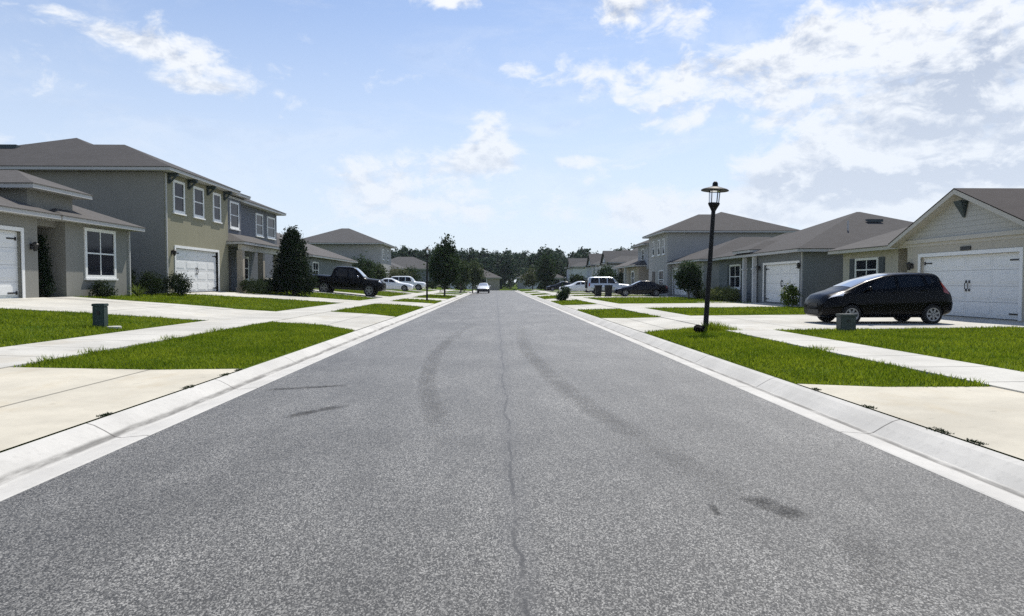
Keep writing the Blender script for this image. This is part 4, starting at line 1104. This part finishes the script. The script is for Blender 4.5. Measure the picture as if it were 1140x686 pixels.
def copy_tree(o, parent=None):
    c = o.copy(); COL.objects.link(c); c.parent = parent
    for ch in list(o.children): copy_tree(ch, c)
    return c
def recolor(o, frm, to):
    for ch in list(o.children)+[g for c in o.children for g in c.children]:
        if ch.type == 'MESH' and ch.data.materials and ch.data.materials[0] and ch.data.materials[0].name == frm:
            ch.data = ch.data.copy(); ch.data.materials[0] = MATS[to]
# small black hatchback
HB = [(0,.28,.58,.70,.58,.60,.56,.44),(.05,.24,.70,.81,.68,.72,.67,.54),(.15,.21,.79,.89,.78,.82,.76,.63),(.40,.2,.86,.97,.81,.85,.79,.67),(.62,.2,.91,1.03,.82,.85,.80,.69),(.74,.2,.94,1.08,.82,.85,.80,.69),
      (1.3,.2,.98,1.32,.82,.85,.80,.65),(1.85,.2,1.0,1.475,.82,.85,.80,.62),(2.15,.2,1.02,1.52,.82,.85,.80,.62),(2.6,.2,1.04,1.54,.82,.85,.80,.62),(3.0,.2,1.06,1.54,.815,.85,.79,.60),(3.36,.22,1.09,1.525,.81,.84,.78,.58),(3.50,.24,1.09,1.50,.80,.835,.775,.57),(3.60,.26,1.06,1.34,.79,.83,.77,.58),(3.72,.29,1.0,1.08,.77,.81,.74,.61),(3.82,.32,.92,.97,.74,.78,.71,.60),(3.88,.36,.82,.86,.66,.70,.64,.54)]
hb = car('hatchback', HB, (.78, 3.22), .30, .19, 'paint_black', 'small black hatchback parked nose to the street on the right driveway', 'car',
   dict(side=[[(1.10,.565),(2.12,.565),(2.12,.79),(1.62,.79)], [(2.22,.565),(3.0,.58),(2.92,.79),(2.22,.79)], [(3.1,.60),(3.36,.66),(3.22,.77),(3.05,.79)]],
     front=(.84, 2.0, .865), rear=(3.52, 3.68, .87), head=[[(.12,.56),(.52,.50),(.62,.66),(.3,.78)]], tail=[[(3.54,.46),(3.72,.46),(3.62,.66),(3.50,.68)]], mirror=(1.26,.57), handles=[(2.1,.49),(2.95,.50)], spokes=7))
hb.location = (9.75, 20.75, gz(11.8)+.026); hb.rotation_euler = (0, R(-.16), R(0))
hb.location.z = gz(9.85)+.012
# sedan
SD = [(0,.30,.52,.60,.56,.58,.52,.40),(.07,.25,.58,.68,.70,.74,.66,.52),(.25,.21,.68,.76,.80,.84,.76,.62),(.7,.2,.78,.86,.84,.88,.82,.68),(1.25,.2,.86,.95,.85,.89,.83,.70),(1.45,.2,.89,1.0,.85,.89,.83,.70),
      (1.95,.2,.92,1.24,.85,.89,.83,.62),(2.35,.2,.94,1.40,.85,.89,.83,.57),(2.8,.2,.95,1.44,.85,.89,.83,.56),(3.2,.2,.96,1.41,.85,.89,.83,.55),(3.6,.2,.97,1.24,.85,.89,.82,.58),(3.95,.22,.97,1.07,.84,.88,.81,.64),(4.5,.25,.96,1.04,.80,.85,.78,.66),(4.68,.3,.88,.96,.72,.78,.72,.60),(4.75,.38,.76,.80,.60,.64,.58,.48)]
sed = car('sedan', SD, (.92, 3.65), .32, .21, 'paint_darkblue', 'dark sedan parked nose to the street beside the two bins on the right', 'car',
   dict(side=[[(1.78,.565),(2.62,.565),(2.62,.79),(2.28,.79)], [(2.72,.565),(3.5,.58),(3.2,.78),(2.72,.79)]], front=(1.52,2.3,.865), rear=(3.28,3.86,.865), head=[[(.14,.52),(.55,.5),(.6,.66),(.3,.74)]], tail=[[(4.52,.40),(4.69,.40),(4.66,.6),(4.5,.6)]], mirror=(1.86,.57), handles=[(2.5,.49),(3.35,.5)]))
sed.location = (10.75, 61.8, gz(12.5)+.03); sed.rotation_euler = (0, 0, R(-3))
c = copy_tree(sed); recolor(c, 'paint_darkblue', 'paint_white'); c['label'] = 'white sedan parked nose to the street on the left driveway past the black pickup'; c.location = (-9.1, 76.0, gz(-11.5)+.03); c.rotation_euler = (0, 0, R(180))
c = copy_tree(sed); recolor(c, 'paint_darkblue', 'paint_white'); c['label'] = 'white car coming up the left lane towards the camera, far down the road'; c['group'] = 'moving cars'; nose_box = MB().box(-.03, .3, -.86, .86, .22, .62).build('nose_shade', 'plastic_black', None); nose_box.parent = c; c.location = (-1.75, 95, .05); c.rotation_euler = (0, 0, R(90))  # black box stands in for the dark, shadowed lower front
c = copy_tree(sed); recolor(c, 'paint_darkblue', 'paint_white'); c['label'] = 'white car parked farthest down the right side, behind the kerbside bush'; c.location = (8.1, 87, gz(10)+.03); c.rotation_euler = (0, 0, R(0))
c = copy_tree(sed); c['label'] = 'dark car parked farthest away on the right, near the small dark tree'; c.location = (7.6, 103, gz(9)+.03); c.rotation_euler = (0, 0, R(0))
# boxy off-road SUV
SV = [(0,.42,.72,.82,.66,.68,.62,.50),(.08,.36,.86,.98,.80,.82,.76,.66),(.3,.34,.96,1.06,.86,.90,.84,.72),(1.2,.34,1.04,1.13,.88,.92,.86,.76),(1.4,.34,1.06,1.18,.88,.92,.86,.76),(1.75,.34,1.08,1.62,.88,.92,.86,.70),(2.0,.34,1.08,1.80,.88,.92,.86,.67),(2.4,.34,1.09,1.85,.88,.92,.86,.66),(4.0,.34,1.09,1.85,.88,.92,.86,.66),(4.4,.36,1.09,1.80,.86,.91,.85,.66),(4.55,.42,1.06,1.60,.82,.88,.83,.66),(4.65,.5,.95,1.02,.72,.78,.74,.62)]
suv = car('off_road_vehicle', SV, (.9, 3.65), .38, .25, 'paint_silver', 'boxy pale off-road vehicle with rear spare wheel, parked facing the right houses', 'car',
   dict(side=[[(1.75,.56),(2.55,.56),(2.55,.79),(1.98,.79)], [(2.65,.56),(3.4,.56),(3.4,.79),(2.65,.79)], [(3.5,.56),(4.35,.56),(4.3,.79),(3.5,.79)]], front=(1.46,1.98,.87), rear=(4.42,4.58,.87), head=[[(.12,.5),(.3,.5),(.3,.66),(.14,.7)]], tail=[[(4.42,.4),(4.58,.4),(4.56,.6),(4.42,.6)]], mirror=(1.75,.57), handles=[(2.45,.48),(3.3,.48)], sill=[[(.0,.05),(4.6,.05),(4.6,.2),(0,.2)]]))
sp = MB(); sp.lathe([(.15,0),(.36,.0),(.38,.05),(.38,.18),(.34,.22),(.1,.22)], (4.62,0,1.05), 24, 'x'); sp.build('spare_wheel', 'rubber', suv, True)
sp = MB(); sp.lathe([(.24,.222),(.24,.235)], (4.62,0,1.05), 20, 'x'); sp.build('spare_cover', 'paint_silver', suv)
suv.location = (14.3, 72.2, gz(12)+.03); suv.rotation_euler = (0, 0, R(180))
c = copy_tree(suv)
for ch in list(c.children):
    if ch.name.startswith('spare'): bpy.data.objects.remove(ch)
recolor(c, 'paint_silver', 'paint_white')
c.name = 'parked_car'; c['label'] = 'white tall car parked on the far left driveway behind the white sedan'; c.location = (-9.2, 90.2, gz(-11)+.03); c.rotation_euler = (0, 0, R(180))
# pickup
PK = [(0,.5,.82,.92,.78,.80,.74,.60),(.08,.42,.98,1.10,.90,.92,.86,.74),(.3,.4,1.06,1.18,.94,.98,.92,.80),(1.3,.4,1.14,1.24,.95,.99,.93,.82),(1.5,.4,1.16,1.30,.95,.99,.93,.82),(2.0,.4,1.2,1.72,.95,.99,.93,.72),(2.3,.4,1.2,1.92,.95,.99,.93,.68),(2.7,.4,1.2,1.96,.95,.99,.93,.68),(3.7,.4,1.2,1.95,.95,.99,.93,.68),(3.95,.4,1.2,1.84,.95,.99,.93,.70),(4.1,.4,1.22,1.34,.95,.99,.93,.82),(4.2,.4,1.22,1.30,.95,.99,.93,.84),(5.6,.42,1.24,1.32,.95,.99,.93,.84),(5.75,.5,1.2,1.28,.92,.96,.90,.80),(5.8,.56,1.1,1.15,.86,.9,.84,.72)]
pk = car('pickup_truck', PK, (1.05, 4.6), .42, .29, 'paint_black', 'black crew-cab pickup truck parked nose to the street on the left', 'truck',
   dict(side=[[(1.95,.56),(2.75,.56),(2.75,.79),(2.3,.79)], [(2.85,.56),(3.75,.56),(3.7,.79),(2.85,.79)]], front=(1.55,2.26,.865), rear=(3.9,4.1,.87), head=[[(.12,.5),(.35,.5),(.35,.68),(.16,.74)]], tail=[[(5.66,.4),(5.76,.4),(5.75,.62),(5.66,.62)]], mirror=(1.95,.57), handles=[(2.6,.49),(3.6,.49)], sill=[[(1.6,.1),(4.0,.1),(4.0,.2),(1.6,.2)]], mirror_mat='chrome'))
pk.location = (-9.0, 55.2, gz(-9.3)+.02); pk.rotation_euler = (0, R(-3.2), R(180)); pk.scale = (1, 1, 1.17)

# ------------------------------------------------------------------ sky
world = bpy.data.worlds.new('World'); scene.world = world; world.use_nodes = True
t = NT(world.node_tree); bg = t.n['Background']
sky = t.new('ShaderNodeTexSky', sky_type='NISHITA'); sky.sun_disc = False
sky.sun_elevation = R(SUN_EL); sky.sun_rotation = R(SUN_AZ); sky.air_density = 1.0; sky.dust_density = .6; sky.ozone_density = 1.2
co = t.new('ShaderNodeTexCoord').outputs['Generated']
sep = t.new('ShaderNodeSeparateXYZ'); t.l.new(co, sep.inputs[0])
az = t.m('ARCTAN2', sep.outputs[0], sep.outputs[1]); el = t.m('ARCSINE', sep.outputs[2])
cv = t.new('ShaderNodeCombineXYZ'); t.put(cv.inputs[0], az); t.put(cv.inputs[1], t.m('MULTIPLY', el, 1.7)); cv.inputs[2].default_value = 3.3
vec = cv.outputs[0]
def field(v):
    a = t.noise(v, 7.5, 10, .60, .35); b = t.noise(v, 24, 8, .62, .5)
    return t.m('ADD', t.m('MULTIPLY', a, .68), t.m('MULTIPLY', b, .32))
fb = field(vec); fb_up = field(t.mapv(vec, (1, 1, 1), (.006, .032, 0)))
def blob(px, py, rx, ry, amp, rot=0, pw=2.6):
    A0 = math.atan((px-552)/760); E0 = math.atan((315-py)/math.hypot(760, px-552))
    dx = t.m('SUBTRACT', az, A0); dy = t.m('SUBTRACT', el, E0)
    if rot:
        c, s_ = math.cos(R(rot)), math.sin(R(rot))
        dx, dy = t.m('ADD', t.m('MULTIPLY', dx, c), t.m('MULTIPLY', dy, s_)), t.m('SUBTRACT', t.m('MULTIPLY', dy, c), t.m('MULTIPLY', dx, s_))
    q = t.m('ADD', t.m('POWER', t.m('ABSOLUTE', t.m('DIVIDE', dx, rx/760)), pw), t.m('POWER', t.m('ABSOLUTE', t.m('DIVIDE', dy, ry/760)), pw))
    return t.m('MULTIPLY', t.m('EXPONENT', t.m('MULTIPLY', q, -1)), amp)
def total(bs):
    r = bs[0]
    for b in bs[1:]: r = t.m('ADD', r, b)
    return r
cover = total([blob(207,64,54,27,.46), blob(130,44,60,11,.40,-10), blob(222,102,48,9,.36), blob(508,6,36,12,.44), blob(549,150,30,36,.56), blob(530,182,60,18,.42), blob(425,205,85,40,.25), blob(500,228,130,26,.2),
    blob(735,5,85,38,.58), blob(735,85,95,22,.50), blob(800,128,110,24,.44), blob(640,182,32,9,.38), blob(575,82,22,12,.32), blob(935,46,150,34,.50,14), blob(1095,85,105,95,.64), blob(1085,195,180,40,.52), blob(905,192,95,46,.50), blob(800,232,140,22,.34), blob(1010,236,190,18,.34), blob(560,215,200,34,.18), blob(25,160,70,16,.34), blob(330,255,260,20,.14), blob(965,130,60,30,.2)])
d = t.m('ADD', t.m('ADD', t.m('MULTIPLY', t.m('SUBTRACT', fb, .5), 2.7), .5), t.m('MULTIPLY', cover, 1.02))
dens = t.m('MULTIPLY', t.ramp(d, .70, 1.12), .97)
wisp = t.m('MULTIPLY', t.ramp(t.noise(t.mapv(vec, (1, 1.8, 1)), 3.0, 9, .66, .8), .45, .75), .36)
alpha = t.m('MAXIMUM', dens, wisp)
# a cloud is white at its thin rim and greyer where it is thick and where more cloud stands above it
grey_bank = total([blob(1110,75,75,60,.75), blob(1090,182,110,26,.8), blob(905,205,70,22,.6), blob(1005,95,50,26,.45), blob(1000,215,60,16,.4), blob(208,78,40,12,.25), blob(800,140,60,12,.3), blob(540,165,20,12,.25)])
relief = t.m('MULTIPLY', t.m('SUBTRACT', fb_up, fb), 9.0)
thick = t.ramp(d, .80, 1.35)
shade = t.m('ADD', t.m('MULTIPLY', relief, .8), t.m('MULTIPLY', thick, t.m('ADD', t.m('MULTIPLY', t.m('MULTIPLY', grey_bank, t.m('ADD', .45, t.ramp(fb_up, .42, .60))), 1.1), .16)), clamp=True)
STR = .086
lit = (9.7, 9.8, 10.0); grey = (3.2, 3.9, 5.5)
ccol = t.mix(shade, (*lit, 1), (*grey, 1))
skc = t.mix(1.0, sky.outputs[0], t.mix(1, sky.outputs[0], (1.05, 1.18, 1.38, 1), 'MULTIPLY'))
final = t.mix(alpha, skc, ccol)
# milky air low over the horizon
low = t.m('MULTIPLY', t.m('SUBTRACT', 1, t.ramp(el, 0, .56)), .80)
final = t.mix(low, final, (7.7, 8.5, 9.6, 1))
t.l.new(final, bg.inputs[0]); bg.inputs[1].default_value = STR

# ------------------------------------------------------------------ the air
hz = MB().box(-650, 650, -90, 620, -2.2, 19).build('haze', 'dark_cavity', None); hz['kind'] = 'stuff'; hz['label'] = 'thin bluish summer haze in the air over the street'; hz['category'] = 'haze'
m = bpy.data.materials.new('air'); m.use_nodes = True; nt = m.node_tree; nt.nodes.clear()
out = nt.nodes.new('ShaderNodeOutputMaterial'); vp = nt.nodes.new('ShaderNodeVolumePrincipled'); nt.links.new(vp.outputs[0], out.inputs['Volume'])
vp.inputs['Color'].default_value = (.8, .88, 1, 1); vp.inputs['Density'].default_value = .00015; vp.inputs['Anisotropy'].default_value = .2
hz.data.materials.clear(); hz.data.materials.append(m)
scene.cycles.volume_bounces = 0
